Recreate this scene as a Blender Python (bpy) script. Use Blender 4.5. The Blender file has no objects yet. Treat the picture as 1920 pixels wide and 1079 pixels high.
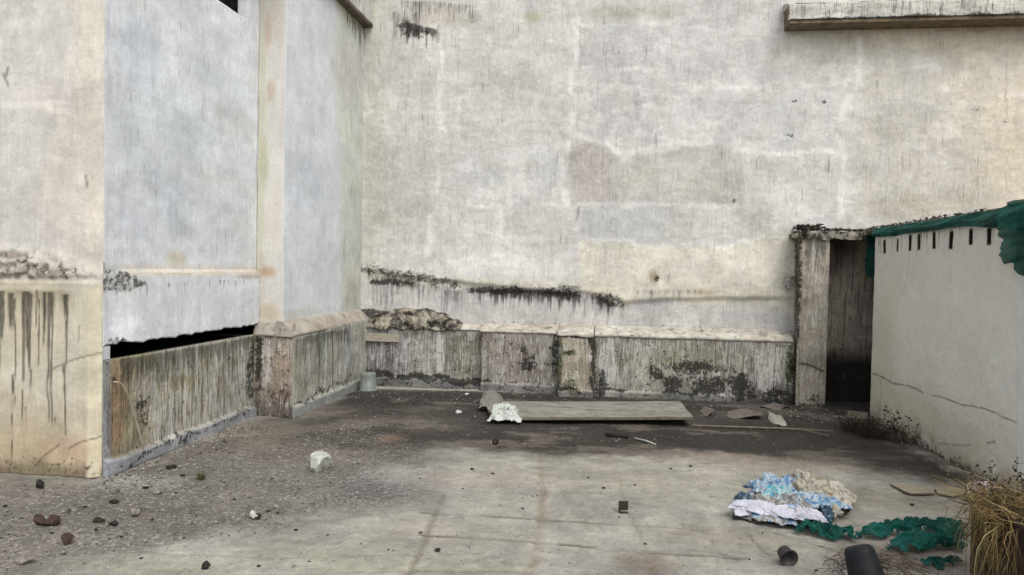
import bpy, math, random
import numpy as np
from mathutils import Vector, Matrix
random.seed(7); rng = np.random.RandomState(11)
scene = bpy.context.scene
COL = scene.collection
R = math.radians

# ------------------------------------------------------------------ camera
CAM = Vector((0, 0, 1.6))
ROT = (Matrix.Rotation(R(7.68), 3, 'Z') @ Matrix.Rotation(R(90 - 1.4), 3, 'X') @ Matrix.Rotation(.02, 3, 'Z'))
cd = bpy.data.cameras.new('camera'); cam = bpy.data.objects.new('camera', cd); COL.objects.link(cam)
cd.lens = 26; cd.sensor_width = 36; cd.clip_end = 500; cd.clip_start = .05
cam.matrix_world = Matrix.Translation(CAM) @ ROT.to_4x4()
scene.camera = cam
FPX = 26 / 36 * 1920

# ------------------------------------------------------------------ light
SUN_EL, SUN_AZ = R(54), R(147)       # azimuth clockwise from +Y : behind the camera, to the right
w = bpy.data.worlds.new('World'); scene.world = w; w.use_nodes = True
nt = w.node_tree; nt.nodes.clear()
sky = nt.nodes.new('ShaderNodeTexSky'); sky.sky_type = 'NISHITA'; sky.sun_disc = False
sky.sun_elevation = SUN_EL; sky.sun_rotation = SUN_AZ; sky.air_density = 1.0; sky.dust_density = 3.0; sky.ozone_density = .6
hs = nt.nodes.new('ShaderNodeHueSaturation'); hs.inputs['Saturation'].default_value = .26
bg = nt.nodes.new('ShaderNodeBackground'); bg.inputs['Strength'].default_value = .15
wo = nt.nodes.new('ShaderNodeOutputWorld')
nt.links.new(sky.outputs[0], hs.inputs['Color']); nt.links.new(hs.outputs[0], bg.inputs[0]); nt.links.new(bg.outputs[0], wo.inputs[0])
sd = bpy.data.lights.new('sun', 'SUN'); sd.energy = .55; sd.angle = R(30); sd.color = (1, .98, .95)
so = bpy.data.objects.new('sun', sd); COL.objects.link(so)
sdir = Vector((math.sin(SUN_AZ) * math.cos(SUN_EL), math.cos(SUN_AZ) * math.cos(SUN_EL), math.sin(SUN_EL)))
so.rotation_euler = sdir.to_track_quat('Z', 'Y').to_euler(); so.location = (4, -6, 12)
vs = scene.view_settings
vs.view_transform = 'Standard'; vs.look = 'None'; vs.gamma = 1; vs.exposure = 0.70

# ------------------------------------------------------------------ measuring helpers
def on(axis, c, px, py):
    """point of the plane axis = c that was sighted at a given place of the survey photo"""
    d = ROT @ Vector(((px - 960) / FPX, -(py - 539.5) / FPX, -1))
    i = 'xyz'.index(axis); t = (c - CAM[i]) / d[i]
    return CAM + d * t
def at(px, py, z=0): return on('z', z, px, py)
def s2l(c):
    c = np.asarray(c, float) / 255
    return np.where(c <= .04045, c / 12.92, ((c + .055) / 1.055) ** 2.4)
def col(*c):
    l = s2l(c); return (float(l[0]), float(l[1]), float(l[2]), 1)

# ------------------------------------------------------------------ tagging
def tag(o, label=None, cat=None, group=None, kind=None):
    if label: o['label'] = label
    if cat: o['category'] = cat
    if group: o['group'] = group
    if kind: o['kind'] = kind
    return o
def thing(name, label, cat, loc=(0, 0, 0), rz=0, group=None):
    o = bpy.data.objects.new(name, None); COL.objects.link(o); o.location = loc; o.rotation_euler[2] = rz
    o.empty_display_size = .1
    return tag(o, label, cat, group)
def link(name, me, parent=None, mat=None, smooth=False):
    o = bpy.data.objects.new(name, me); COL.objects.link(o)
    if mat is not None and not me.materials: me.materials.append(mat)
    if parent is not None: o.parent = parent
    if smooth: me.polygons.foreach_set('use_smooth', [True] * len(me.polygons))
    return o

# ------------------------------------------------------------------ numpy noise
def _h(ix, iy, s):
    v = np.sin(ix * 127.1 + iy * 311.7 + s * 74.7) * 43758.5453
    return v - np.floor(v)
def vn(x, y, s=0):
    ix, iy = np.floor(x), np.floor(y); fx, fy = x - ix, y - iy
    fx = fx * fx * (3 - 2 * fx); fy = fy * fy * (3 - 2 * fy)
    a, b, c, d = _h(ix, iy, s), _h(ix + 1, iy, s), _h(ix, iy + 1, s), _h(ix + 1, iy + 1, s)
    return a + (b - a) * fx + (c - a) * fy + (a - b - c + d) * fx * fy
def fbm(x, y, o=4, s=0, g=.5):
    r = 0; a = 1; t = 0
    x = np.asarray(x, float); y = np.asarray(y, float)
    for i in range(o):
        r = r + a * vn(x, y, s + i * 13); t += a; a *= g
        x, y = x * 2.03 + 5.1, y * 2.03 + 9.7
    return r / t
def sst(a, b, x):
    t = np.clip((x - a) / (b - a), 0, 1); return t * t * (3 - 2 * t)

# ------------------------------------------------------------------ node helpers
class NT:
    def __init__(s, name):
        s.m = bpy.data.materials.new(name); s.m.use_nodes = True; s.t = s.m.node_tree; s.t.nodes.clear()
        s.out = s.t.nodes.new('ShaderNodeOutputMaterial'); s.b = s.t.nodes.new('ShaderNodeBsdfPrincipled')
        s.l(s.b.outputs[0], s.out.inputs[0]); s.b.inputs['Roughness'].default_value = .9
        s.b.inputs['Specular IOR Level'].default_value = .25
    def l(s, a, b): s.t.links.new(a, b)
    def put(s, sock, v):
        if isinstance(v, bpy.types.NodeSocket): s.l(v, sock)
        elif isinstance(v, (tuple, list)) and len(v) == 3 and sock.type == 'RGBA': sock.default_value = (*v, 1)
        else: sock.default_value = v
    def attr(s, n):
        a = s.t.nodes.new('ShaderNodeAttribute'); a.attribute_name = n; return a
    def sep(s, c):
        a = s.t.nodes.new('ShaderNodeSeparateColor'); s.l(c, a.inputs[0]); return a.outputs
    def math(s, op, a, b=None, c=None, clamp=False):
        n = s.t.nodes.new('ShaderNodeMath'); n.operation = op; n.use_clamp = clamp
        for i, v in enumerate((a, b, c)):
            if v is not None: s.put(n.inputs[i], v)
        return n.outputs[0]
    def mapr(s, v, a, b, c=0., d=1., smooth=False):
        n = s.t.nodes.new('ShaderNodeMapRange'); n.interpolation_type = 'SMOOTHSTEP' if smooth else 'LINEAR'
        for i, x in zip((0, 1, 2, 3, 4), (v, a, b, c, d)): s.put(n.inputs[i], x)
        return n.outputs[0]
    def mix(s, f, a, b, mode='MIX'):
        n = s.t.nodes.new('ShaderNodeMix'); n.data_type = 'RGBA'; n.blend_type = mode
        s.put(n.inputs[0], f); s.put(n.inputs[6], a); s.put(n.inputs[7], b); return n.outputs[2]
    def scale(s, v, sc, off=(0, 0, 0)):
        n = s.t.nodes.new('ShaderNodeMapping'); s.l(v, n.inputs[0]); n.inputs['Scale'].default_value = sc
        n.inputs['Location'].default_value = off; return n.outputs[0]
    def noise(s, v, sc, det=5, ro=.6, dist=0):
        n = s.t.nodes.new('ShaderNodeTexNoise'); s.l(v, n.inputs['Vector']); n.inputs['Scale'].default_value = sc
        n.inputs['Detail'].default_value = det; n.inputs['Roughness'].default_value = ro; n.inputs['Distortion'].default_value = dist
        return n.outputs[0]
    def obj(s):
        return s.t.nodes.new('ShaderNodeTexCoord').outputs['Object']
    def bump(s, h, st=.4, d=.01):
        n = s.t.nodes.new('ShaderNodeBump'); n.inputs['Strength'].default_value = st; n.inputs['Distance'].default_value = d
        s.l(h, n.inputs['Height']); s.l(n.outputs[0], s.b.inputs['Normal'])
    def bright(s, c, f):
        n = s.t.nodes.new('ShaderNodeVectorMath'); n.operation = 'SCALE'; s.l(c, n.inputs[0]); s.put(n.inputs[3], f); return n.outputs[0]

def plaster(name, brush=.10, big=.2, fine=.12, off=0, floor=False, dark=(.028, .025, .02), white=(.62, .62, .6), rough=.92, bump=.5, grain=.0, ko=.82, wo_=.75, wds=.2, pits=.5, bwd=.18):
    """weathered render: attribute 'tone' is its colour, 'ma' = (dark runs, lime runs, dark blotches), 'mb' = (lime blotches, moss, hairline)"""
    n = NT(name); uv = n.attr('st').outputs['Vector']; uv = n.scale(uv, (1, 1, 1), (off, off * 1.7, 0))
    tone = n.attr('tone').outputs['Color']
    a = n.sep(n.attr('ma').outputs['Color']); b = n.sep(n.attr('mb').outputs['Color'])
    nb = n.noise(uv, 1.7, 7, .65, .3); nf = n.noise(uv, 34, 7, .7)
    br = n.noise(n.scale(uv, (1, 1, 1) if floor else (34, 4.5, 1)), 14. if floor else 1., 8, .72, .25)
    nm = n.noise(uv, 7, 8, .7, .6)
    c = n.bright(tone, n.mapr(nb, .3, .7, 1 - big, 1 + big * .6))
    c = n.bright(c, n.mapr(nm, .3, .7, 1 - big * .55, 1 + big * .35))
    c = n.bright(c, n.mapr(nf, .3, .7, 1 - fine, 1 + fine * .8))
    if floor: c = n.bright(c, n.mapr(br, .3, .7, 1 - brush, 1 + brush * .7))
    else:
        br2 = n.noise(n.scale(uv, (24, 1.3, 1), (4, 4, 0)), 1., 7, .7, 1.2); bm_ = n.mapr(n.noise(uv, 2.2, 5, .6), .42, .62)
        c = n.mix(bm_, c, n.bright(c, n.mapr(br, .3, .7, 1 - brush, 1 + brush * .7)))
        c = n.mix(n.mapr(n.noise(n.scale(uv, (1, 1, 1), (8, 3, 0)), 1.4, 5, .6), .4, .6), c, n.bright(c, n.mapr(br2, .32, .68, 1 - brush * 1.3, 1 + brush * .6)))
    # pits and chips
    pit = n.noise(n.scale(uv, (1, 1, 1), (2, 9, 0)), 75, 5, .7); chp = n.noise(n.scale(uv, (1, 1, 1), (12, 6, 0)), 60, 5, .7)
    c = n.mix(n.mapr(pit, .60, .70, 0, pits), c, n.bright(c, .45)); c = n.mix(n.mapr(chp, .61, .70, 0, pits * .8), c, n.mix(.6, c, white))
    # warm / cool drift
    hue = n.noise(n.scale(uv, (1, 1, 1), (31, 7, 0)), 2.4, 5, .6)
    c = n.mix(n.mapr(hue, .4, .68, 0, .35), c, n.mix(1., c, (1.0, .975, .925), 'MULTIPLY'))
    if grain:
        g = n.noise(uv, 120, 3, .7); c = n.bright(c, n.mapr(g, .35, .68, 1 - grain, 1 + grain))
    # moss
    bl2 = n.mapr(n.noise(n.scale(uv, (1, 1, 1), (3, 11, 0)), 26, 7, .75, .4), .3, .7)
    def thr(noise, m, wd=.14):
        lo = n.math('SUBTRACT', 1 - wd + .02, m); hi = n.math('ADD', lo, wd * 2)
        return n.mapr(noise, lo, hi, 0, 1, True)
    # lime
    sw = n.mapr(n.noise(uv, 40., 6, .72, .6), .3, .7) if floor else n.mapr(n.math('ADD', n.math('MULTIPLY', n.noise(n.scale(uv, (60, 4.5, 1), (9, 2, 0)), 1., 6, .75, .5), .65), n.math('MULTIPLY', n.noise(uv, 4., 5, .7), .35)), .34, .64)
    c = n.mix(n.math('MULTIPLY', thr(sw, a[1], wds * .8), wo_), c, white)
    c = n.mix(n.math('MULTIPLY', thr(bl2, b[0]), .8), c, white)
    # dark
    sdk = n.mapr(n.noise(uv, 9., 7, .7, .4), .3, .7) if floor else n.mapr(n.math('ADD', n.math('MULTIPLY', n.noise(n.scale(uv, (24, 1.1, 1), (1, 5, 0)), 1., 4, .7, .3), .45), n.math('ADD', n.math('MULTIPLY', n.noise(n.scale(uv, (85, 5., 1), (6, 5, 0)), 1., 5, .7, .3), .35), n.math('MULTIPLY', n.noise(uv, 5., 6, .7), .2))), .36, .64)
    bl = n.mapr(n.math('ADD', n.math('MULTIPLY', n.noise(uv, 9, 9, .78, .1), .55), n.math('MULTIPLY', n.noise(n.scale(uv, (30, 24, 1)), 1., 6, .7), .45)), .34, .66)
    c = n.mix(n.math('MULTIPLY', thr(sdk, a[0], wds), ko), c, dark)
    c = n.mix(n.math('MULTIPLY', thr(bl, a[2], bwd), .88), c, dark)
    c = n.mix(n.math('MULTIPLY', thr(bl2, b[1]), .85), c, (.035, .05, .014))
    c = n.mix(b[2], c, dark)
    n.l(c, n.b.inputs['Base Color'])
    n.b.inputs['Roughness'].default_value = rough
    h = n.math('ADD', n.math('MULTIPLY', nf, .6), n.math('MULTIPLY', br, .2)); h = n.math('ADD', h, nm)
    n.bump(h, bump, .012)
    return n.m

def simple(name, c1, c2, sc=12, rough=.8, bump=.3, spec=.25, det=6, stretch=(1, 1, 1), lo=.35, hi=.65, c3=None, sc3=60, lo3=.6, hi3=.68, trans=0):
    n = NT(name); v = n.scale(n.obj(), stretch)
    f = n.noise(v, sc, det, .65, .3); c = n.mix(n.mapr(f, lo, hi), c1[:3], c2[:3])
    if c3: c = n.mix(n.mapr(n.noise(v, sc3, 9, .75), lo3, hi3), c, c3[:3])
    n.l(c, n.b.inputs['Base Color']); n.b.inputs['Roughness'].default_value = rough; n.b.inputs['Specular IOR Level'].default_value = spec
    if trans:
        t = n.t.nodes.new('ShaderNodeBsdfTranslucent'); n.l(c, t.inputs[0]); mx = n.t.nodes.new('ShaderNodeMixShader'); mx.inputs[0].default_value = trans
        n.l(n.b.outputs[0], mx.inputs[1]); n.l(t.outputs[0], mx.inputs[2]); n.l(mx.outputs[0], n.out.inputs[0])
    if bump: n.bump(f, bump, .01)
    return n.m

# ------------------------------------------------------------------ weathered sheets
AX = {'y': (Vector((1, 0, 0)), Vector((0, 0, 1)), Vector((0, -1, 0)), 0, 2), 'x': (Vector((0, 1, 0)), Vector((0, 0, 1)), Vector((1, 0, 0)), 1, 2), 'z': (Vector((1, 0, 0)), Vector((0, 1, 0)), Vector((0, 0, 1)), 0, 1)}
class Surf:
    def __init__(s, axis, c, us, vs, nsign=1, tone=(200, 196, 188)):
        s.axis, s.c, s.us, s.vs = axis, c, np.asarray(us, float), np.asarray(vs, float)
        s.eU, s.eV, s.eN, s.iu, s.iv = AX[axis]; s.eN = s.eN * nsign
        s.U, s.V = np.meshgrid(s.us, s.vs); s.U = s.U.ravel(); s.V = s.V.ravel(); n = len(s.U)
        s.T = np.tile(s2l(tone), (n, 1)); s.A = np.zeros((n, 3)); s.B = np.zeros((n, 3)); s.D = np.zeros(n)
        s.holes = []
        s.wu = (fbm(s.U * 5, s.V * 5, 4, 3) - .5) * 2; s.wv = (fbm(s.U * 5, s.V * 5, 4, 57) - .5) * 2   # wobble
    def L(s, px, py):
        p = on(s.axis, s.c, px, py); return np.array((p[s.iu], p[s.iv]))
    def sc(s, px, py, dx, dy):
        a = s.L(px, py); return abs(s.L(px + dx, py)[0] - a[0]) + 1e-6, abs(s.L(px, py + dy)[1] - a[1]) + 1e-6
    def blob(s, px, py, rx, ry, soft=.5, wob=.35):
        a = s.L(px, py); ru, rv = s.sc(px, py, rx, ry)
        d = np.sqrt(((s.U - a[0]) / ru) ** 2 + ((s.V - a[1]) / rv) ** 2) + (s.wu * .6 + (fbm(s.U * 22, s.V * 22, 3, 9) - .5) * .8) * wob
        return 1 - sst(1 - soft, 1 + soft, d)
    def poly(s, pts, soft=.03, wob=.03):
        P = np.array([s.L(*p) for p in pts]); x = s.U + s.wu * wob; y = s.V + s.wv * wob
        ins = np.zeros(len(x), bool); dm = np.full(len(x), 1e9)
        for i in range(len(P)):
            a, b = P[i], P[(i + 1) % len(P)]; e = b - a
            t = np.clip(((x - a[0]) * e[0] + (y - a[1]) * e[1]) / (e @ e + 1e-12), 0, 1)
            dm = np.minimum(dm, np.hypot(x - a[0] - t * e[0], y - a[1] - t * e[1]))
            c = (a[1] > y) != (b[1] > y)
            with np.errstate(divide='ignore', invalid='ignore'): xi = (b[0] - a[0]) * (y - a[1]) / (b[1] - a[1]) + a[0]
            ins ^= c & (x < xi)
        return sst(-soft, soft, np.where(ins, dm, -dm))
    def line(s, pts, wpx, wob=.02, soft=.6):
        P = np.array([s.L(*p) for p in pts]); x = s.U + s.wu * wob; y = s.V + s.wv * wob; dm = np.full(len(x), 1e9)
        w = s.sc(pts[0][0], pts[0][1], wpx, 1)[0] if s.axis != 'x' else s.sc(pts[0][0], pts[0][1], 1, wpx)[1]
        for a, b in zip(P[:-1], P[1:]):
            e = b - a; t = np.clip(((x - a[0]) * e[0] + (y - a[1]) * e[1]) / (e @ e + 1e-12), 0, 1)
            dm = np.minimum(dm, np.hypot(x - a[0] - t * e[0], y - a[1] - t * e[1]))
        return 1 - sst(w * (1 - soft), w * (1 + soft), dm)
    def drips(s, pts, lpx, freq=22, seed=1, top=6):
        """runs that start at a line and hang down from it"""
        P = np.array(sorted([tuple(s.L(*p)) for p in pts])); vt = np.interp(s.U, P[:, 0], P[:, 1])
        ln = s.sc(pts[0][0], pts[0][1], 1, lpx)[1]; tp = s.sc(pts[0][0], pts[0][1], 1, top)[1]
        vt = vt + s.wv * .015
        l = ln * (.25 + 1.3 * fbm(s.U * freq, s.U * 0 + seed, 3, seed) ** 1.5)
        m = (1 - sst(0, 1, (vt - s.V) / l)) * sst(-tp, tp * .4, vt - s.V)
        e = .04; return m * sst(P[0, 0] - e, P[0, 0] + e * 3, s.U) * (1 - sst(P[-1, 0] - e * 3, P[-1, 0] + e, s.U))
    def drip(s, px, y0, y1, w=4, wig=2):
        a = s.L(px, y0); b = s.L(px, y1); ru = s.sc(px, y0, w / 2, 1)[0]; k = s.sc(px, y0, wig, 1)[0]
        t = np.clip((a[1] - s.V) / max(a[1] - b[1], 1e-6), 0, 1)
        x = a[0] + (b[0] - a[0]) * t + (fbm(s.V * 6, s.V * 0 + px, 2, 4) - .5) * 2 * k
        wd = ru * (1.15 - .55 * t) * (.7 + .6 * fbm(s.V * 15, s.V * 0 + px, 2, 8))
        m = 1 - sst(wd * .5, wd * 1.5, np.abs(s.U - x))
        return m * (s.V < a[1]) * sst(b[1] - .02, b[1] + .06, s.V)
    def tint(s, m, c, k=1.):
        m = (m * k)[:, None]; s.T = s.T * (1 - m) + s2l(c) * m
    def add(s, ch, m, k=1.):
        arr = s.A if ch < 3 else s.B; arr[:, ch % 3] = np.clip(np.maximum(arr[:, ch % 3], m * k), 0, 1)
    def rect_hole(s, u0, u1, v0, v1): s.holes.append((u0, u1, v0, v1))
    def build(s, name, mat, parent=None, thick=.2, smooth=True):
        nu, nv = len(s.us), len(s.vs); n = nu * nv
        pos = np.outer(s.U, s.eU) + np.outer(s.V, s.eV) + np.outer(s.D, s.eN)
        base = {'x': Vector((s.c, 0, 0)), 'y': Vector((0, s.c, 0)), 'z': Vector((0, 0, s.c))}[s.axis]
        pos += np.array(base)
        i, j = np.meshgrid(np.arange(nu - 1), np.arange(nv - 1)); i = i.ravel(); j = j.ravel()
        f = np.stack([j * nu + i, j * nu + i + 1, (j + 1) * nu + i + 1, (j + 1) * nu + i], 1)
        cu = (s.us[i] + s.us[i + 1]) / 2; cv = (s.vs[j] + s.vs[j + 1]) / 2; keep = np.ones(len(f), bool)
        for h in s.holes: keep &= ~((cu > h[0]) & (cu < h[1]) & (cv > h[2]) & (cv < h[3]))
        f = f[keep]
        if s.eU.cross(s.eV).dot(s.eN) < 0: f = f[:, ::-1]
        extra = []; src = np.arange(n)
        if thick:
            e = np.concatenate([f[:, [k, (k + 1) % 4]] for k in range(4)]); key = np.sort(e, 1); kk = key[:, 0] * n + key[:, 1]
            _, inv, cnt = np.unique(kk, return_inverse=True, return_counts=True); be = e[cnt[inv] == 1]
            bv = np.unique(be); mp = {int(v): n + q for q, v in enumerate(bv)}
            bp = pos[bv].copy(); nn = np.array(s.eN); ax = 'xyz'.index(s.axis); bp[:, ax] = s.c - nn[ax] * thick
            for arr_, lim, e_ in ((s.U, s.us, s.eU), (s.V, s.vs, s.eV)):
                kk_ = 'xyz'.index('x' if abs(e_.x) > .5 else 'y' if abs(e_.y) > .5 else 'z')
                bp[:, kk_] += (np.abs(arr_[bv] - lim[0]) < 1e-6) * .06 - (np.abs(arr_[bv] - lim[-1]) < 1e-6) * .06
            pos = np.vstack([pos, bp]); src = np.concatenate([src, bv])
            sk = np.array([[b, a, mp[int(a)], mp[int(b)]] for a, b in be]); f = np.vstack([f, sk])
        me = bpy.data.meshes.new(name); me.vertices.add(len(pos)); me.vertices.foreach_set('co', pos.ravel())
        me.loops.add(len(f) * 4); me.loops.foreach_set('vertex_index', f.ravel().astype(np.int32))
        me.polygons.add(len(f)); me.polygons.foreach_set('loop_start', np.arange(0, len(f) * 4, 4, dtype=np.int32))
        me.update(calc_edges=True)
        for nm, arr in (('tone', s.T), ('ma', s.A), ('mb', s.B)):
            a = me.attributes.new(nm, 'FLOAT_COLOR', 'POINT'); full = np.ones((len(pos), 4)); full[:, :3] = arr[src]; a.data.foreach_set('color', full.ravel())
        a = me.attributes.new('st', 'FLOAT_VECTOR', 'POINT'); st = np.zeros((len(pos), 3)); st[:, 0] = s.U[src]; st[:, 1] = s.V[src]
        if thick: st[n:, 0] += thick * .7; st[n:, 1] += thick * .7
        a.data.foreach_set('vector', st.ravel())
        if smooth:
            sm = np.ones(len(f), bool); 
            if thick: sm[len(f) - len(be):] = False
            me.polygons.foreach_set('use_smooth', sm)
        me.validate(); return link(name, me, parent, mat)
def rng_(a, b, st): return list(np.linspace(a, b, max(2, int(round((b - a) / st)) + 1)))

def scrape(s, k=1.):
    """overlapping thin coats of render, each with its own crisp ragged edge"""
    f = np.ones(len(s.U))
    for q, (a, b, am, sd_) in enumerate([(1.1, 1.9, .045, 3), (2.3, 2.0, .04, 17), (3.2, 7., .035, 29), (7., 3., .03, 41), (5., 15., .03, 53), (16., 5., .025, 61), (22., 22., .02, 71), (40., 14., .02, 81)]):
        n_ = fbm(s.U * a + s.wu * .1, s.V * b, 5, sd_, .6); m = sst(.5, .525 + .02 * (q > 3), n_); f *= 1 + am * k * (m * 2 - 1)
        s.D += m * .0012
    s.T = s.T * f[:, None]
# ================================================================== GROUND
g = Surf('z', 0, [-60, -20, -9, -6, -5.2] + rng_(-4.8, 3.2, .018) + [3.6, 5, 9, 20, 60], [-60, -20, -6, 0, 2, 3] + rng_(3.3, 10.2, .018) + [11, 14, 30, 60], tone=(158, 155, 145))
U, V = g.U, g.V
dk = g.poly([(540, 800), (700, 742), (1000, 745), (1480, 762), (1640, 790), (1760, 860), (1860, 925), (1700, 893), (1500, 868), (1280, 852), (1120, 858), (960, 850), (820, 838), (720, 850), (600, 842)], .28, .22)
g.tint(g.poly([(-900, 1300), (-900, 890), (190, 895), (485, 785), (700, 735), (780, 800), (840, 880), (760, 945), (560, 985), (380, 1000), (250, 1040), (60, 1090)], .3, .25), (106, 101, 93), .95)
g.tint(g.poly([(-900, 1300), (-900, 980), (0, 990), (250, 960), (400, 985), (300, 1030), (60, 1070)], .12, .15), (108, 103, 96), .5)
g.tint(dk, (78, 73, 67), .95)
g.tint(g.poly([(900, 790), (1300, 800), (1600, 812), (1700, 850), (1500, 852), (1250, 838), (1020, 850), (880, 842)], .16, .14), (50, 46, 42), .85)
g.tint(g.poly([(860, 820), (1300, 822), (1320, 838), (1100, 850), (900, 845)], .1, .12), (62, 55, 50), .6)
g.tint(g.poly([(640, 735), (900, 738), (1500, 762), (1500, 775), (900, 762), (640, 760)], .1, .06), (52, 50, 47), .85)
g.tint(g.poly([(1480, 760), (1650, 780), (1760, 850), (1620, 820), (1500, 800)], .12, .1), (60, 54, 48), .6)
g.tint(g.poly([(1535, 735), (1650, 735), (1650, 800), (1535, 790)], .08, .05), (50, 45, 40), .9)
for b_ in [(820, 822, 120, 12), (1010, 838, 90, 9), (1200, 812, 120, 12), (1350, 838, 140, 8), (1560, 830, 90, 12), (700, 760, 70, 12), (900, 775, 60, 14), (1420, 800, 90, 10)]: g.tint(g.blob(*b_, .9), (46, 42, 38), .75)
g.tint(g.blob(720, 912, 90, 28, .35), (104, 99, 97), .8)
g.tint(g.blob(560, 850, 120, 20, .5), (112, 104, 94), .7)
g.tint(g.blob(470, 810, 90, 16, .5), (128, 120, 104), .6)
g.tint(g.blob(740, 890, 60, 18, .5), (140, 140, 134), .6)
g.tint(g.blob(900, 900, 150, 25, .5), (158, 152, 142), .6)
g.tint(g.blob(1400, 868, 180, 14, .5), (146, 132, 118), .5)
g.tint(g.blob(735, 822, 30, 8, .5), (130, 110, 92), .6)
g.tint(g.blob(870, 1000, 170, 18, .4), (172, 166, 152), .6)
g.tint(g.blob(1180, 900, 260, 30, .5), (158, 154, 136), .5)
g.tint(g.blob(1150, 1010, 240, 36, .5), (162, 160, 150), .6)
g.tint(g.blob(300, 1070, 240, 22, .6), (152, 149, 136), .8)
g.tint(g.blob(700, 1050, 220, 30, .6), (160, 157, 140), .7)
g.tint(g.blob(1210, 1060, 60, 30, .5), (118, 106, 94), .55)
g.tint(g.blob(1360, 1010, 140, 22, .5), (158, 152, 134), .5)
g.tint(g.blob(1660, 940, 150, 22, .5), (132, 126, 110), .6)
g.tint(g.blob(1740, 1050, 80, 40, .4), (142, 130, 122), .7)
g.tint(g.blob(1650, 1050, 90, 34, .5), (96, 84, 74), .6)
for pts, wd, k, c in [([(790, 963), (900, 968), (1010, 976), (1100, 980)], 5, .7, (112, 104, 92)), ([(790, 1003), (880, 1010), (1000, 1018), (1110, 1026)], 7, .75, (116, 106, 92)),
                      ([(1020, 920), (1015, 970), (1010, 1010), (985, 1140)], 9, .5, (138, 124, 104)), ([(830, 930), (815, 965), (800, 1010), (760, 1100)], 7, .5, (118, 112, 100)), ([(1215, 1035), (1235, 1120)], 14, .5, (120, 106, 92)),
                      ([(1215, 1036), (1330, 1044), (1400, 1050)], 6, .6, (118, 102, 90)), ([(0, 1078), (300, 1082), (800, 1072), (1000, 1075)], 7, .4, (120, 108, 94)),
                      ([(1100, 980), (1250, 990), (1380, 1000)], 4, .5, (124, 118, 104)), ([(1012, 850), (1018, 930)], 5, .35, (128, 120, 104)), ([(1215, 1035), (1180, 960), (1160, 900)], 5, .35, (128, 120, 104)), ([(300, 1040), (560, 1045), (790, 1040)], 4, .4, (124, 118, 104)), ([(1400, 1000), (1435, 1040), (1475, 1046)], 4, .5, (118, 112, 96)), ([(1450, 1000), (1560, 1030), (1590, 1040)], 5, .6, (104, 98, 84)), ([(1290, 1030), (1400, 1048)], 4, .4, (110, 104, 92)),
                      ([(1640, 800), (1700, 845), (1830, 925)], 10, .8, (70, 62, 54)), ([(1700, 862), (1800, 925)], 5, .6, (98, 90, 78))]:
    l = g.line(pts, wd * .8, .012, .6) * (.35 + .65 * sst(.25, .55, fbm(U * 5, V * 5, 4, 6))); g.tint(l, c, min(1, k * 1.35)); g.D -= l * .006
scrape(g, 1.2); g.add(2, dk, .36); wet = fbm(U * 1.6, V * 2.6, 5, 66, .6); g.tint(dk * sst(.48, .62, wet), (54, 49, 45), .7); g.tint(dk * sst(.5, .38, wet) if False else dk * (1 - sst(.34, .44, wet)), (116, 108, 98), .6); g.add(2, g.poly([(-900, 1300), (-900, 890), (190, 895), (485, 785), (700, 750), (800, 860), (760, 945), (400, 1000), (60, 1090)], .3, .2), .28)
g.add(3, g.poly([(-900, 1300), (-900, 890), (190, 895), (700, 780), (850, 870), (820, 960), (400, 1010), (60, 1100)], .3, .2), .33)
g.add(3, dk, .16); g.A[:, 2] = np.maximum(g.A[:, 2], .2)
g.add(2, g.poly([(640, 728), (1500, 752), (1500, 762), (640, 745)], .08, .05), .75)
g.add(1, g.blob(260, 905, 120, 24, .6), .5); g.add(1, g.blob(620, 940, 200, 14, .6), .34); g.add(1, g.blob(250, 1020, 230, 30, .6), .35)
g.D += (fbm(U * 1.1, V * 1.1, 4, 5) - .5) * .03 + (fbm(U * 30, V * 30, 3, 15) - .5) * .006
mc = g.poly([(-900, 1300), (-900, 890), (190, 895), (485, 785), (780, 800), (840, 900), (560, 985), (60, 1090)], .3, .2)
g.D += mc * (fbm(U * 45, V * 45, 3, 25) - .5) * .012
g.D *= sst(60, 9, np.abs(U)) if False else 1
M_floor = plaster('concrete_floor', brush=.10, big=.22, fine=.16, floor=True, white=(.36, .35, .32), dark=(.03, .026, .022), grain=.2, bump=.8, ko=.75, wo_=.7, pits=.9)
tag(g.build('ground', M_floor, thick=0), kind='structure')

# ================================================================== LEFT BUILDING
M_wash = plaster('blue_white_wash', pits=.45, brush=.08, big=.08, fine=.09, off=3, bump=.35)
M_cream = plaster('cream_render', brush=.10, big=.10, fine=.08, off=8, bump=.5)
M_run = plaster('rain_streaked_render', brush=.10, big=.42, fine=.34, off=14, white=(.58, .57, .53), bump=.8, dark=(.014, .013, .01), ko=.66, wo_=.8, wds=.22, pits=.8, bwd=.12)
M_main = plaster('patched_render', wds=.3, ko=.8, pits=.9, brush=.035, dark=(.014, .012, .01), big=.14, fine=.14, off=21, bump=.5)
M_black = simple('recess_shade_black', (.006, .005, .005), (.014, .012, .01), 8, .95, .2, spec=.05)  # black colour stands in for shade inside the slot, window and weep holes
M_rust = simple('rusty_iron', (.05, .03, .02), (.11, .05, .025), 30, .8, .3)

LB = thing('building', 'blue-white washed building on the left, with a black horizontal slot above its stained base', 'building', (-3.7, 4.98, 0))
def into(o, root):
    o.parent = root; o.matrix_parent_inverse = Matrix.Translation(-root.location)
    return o
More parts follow.
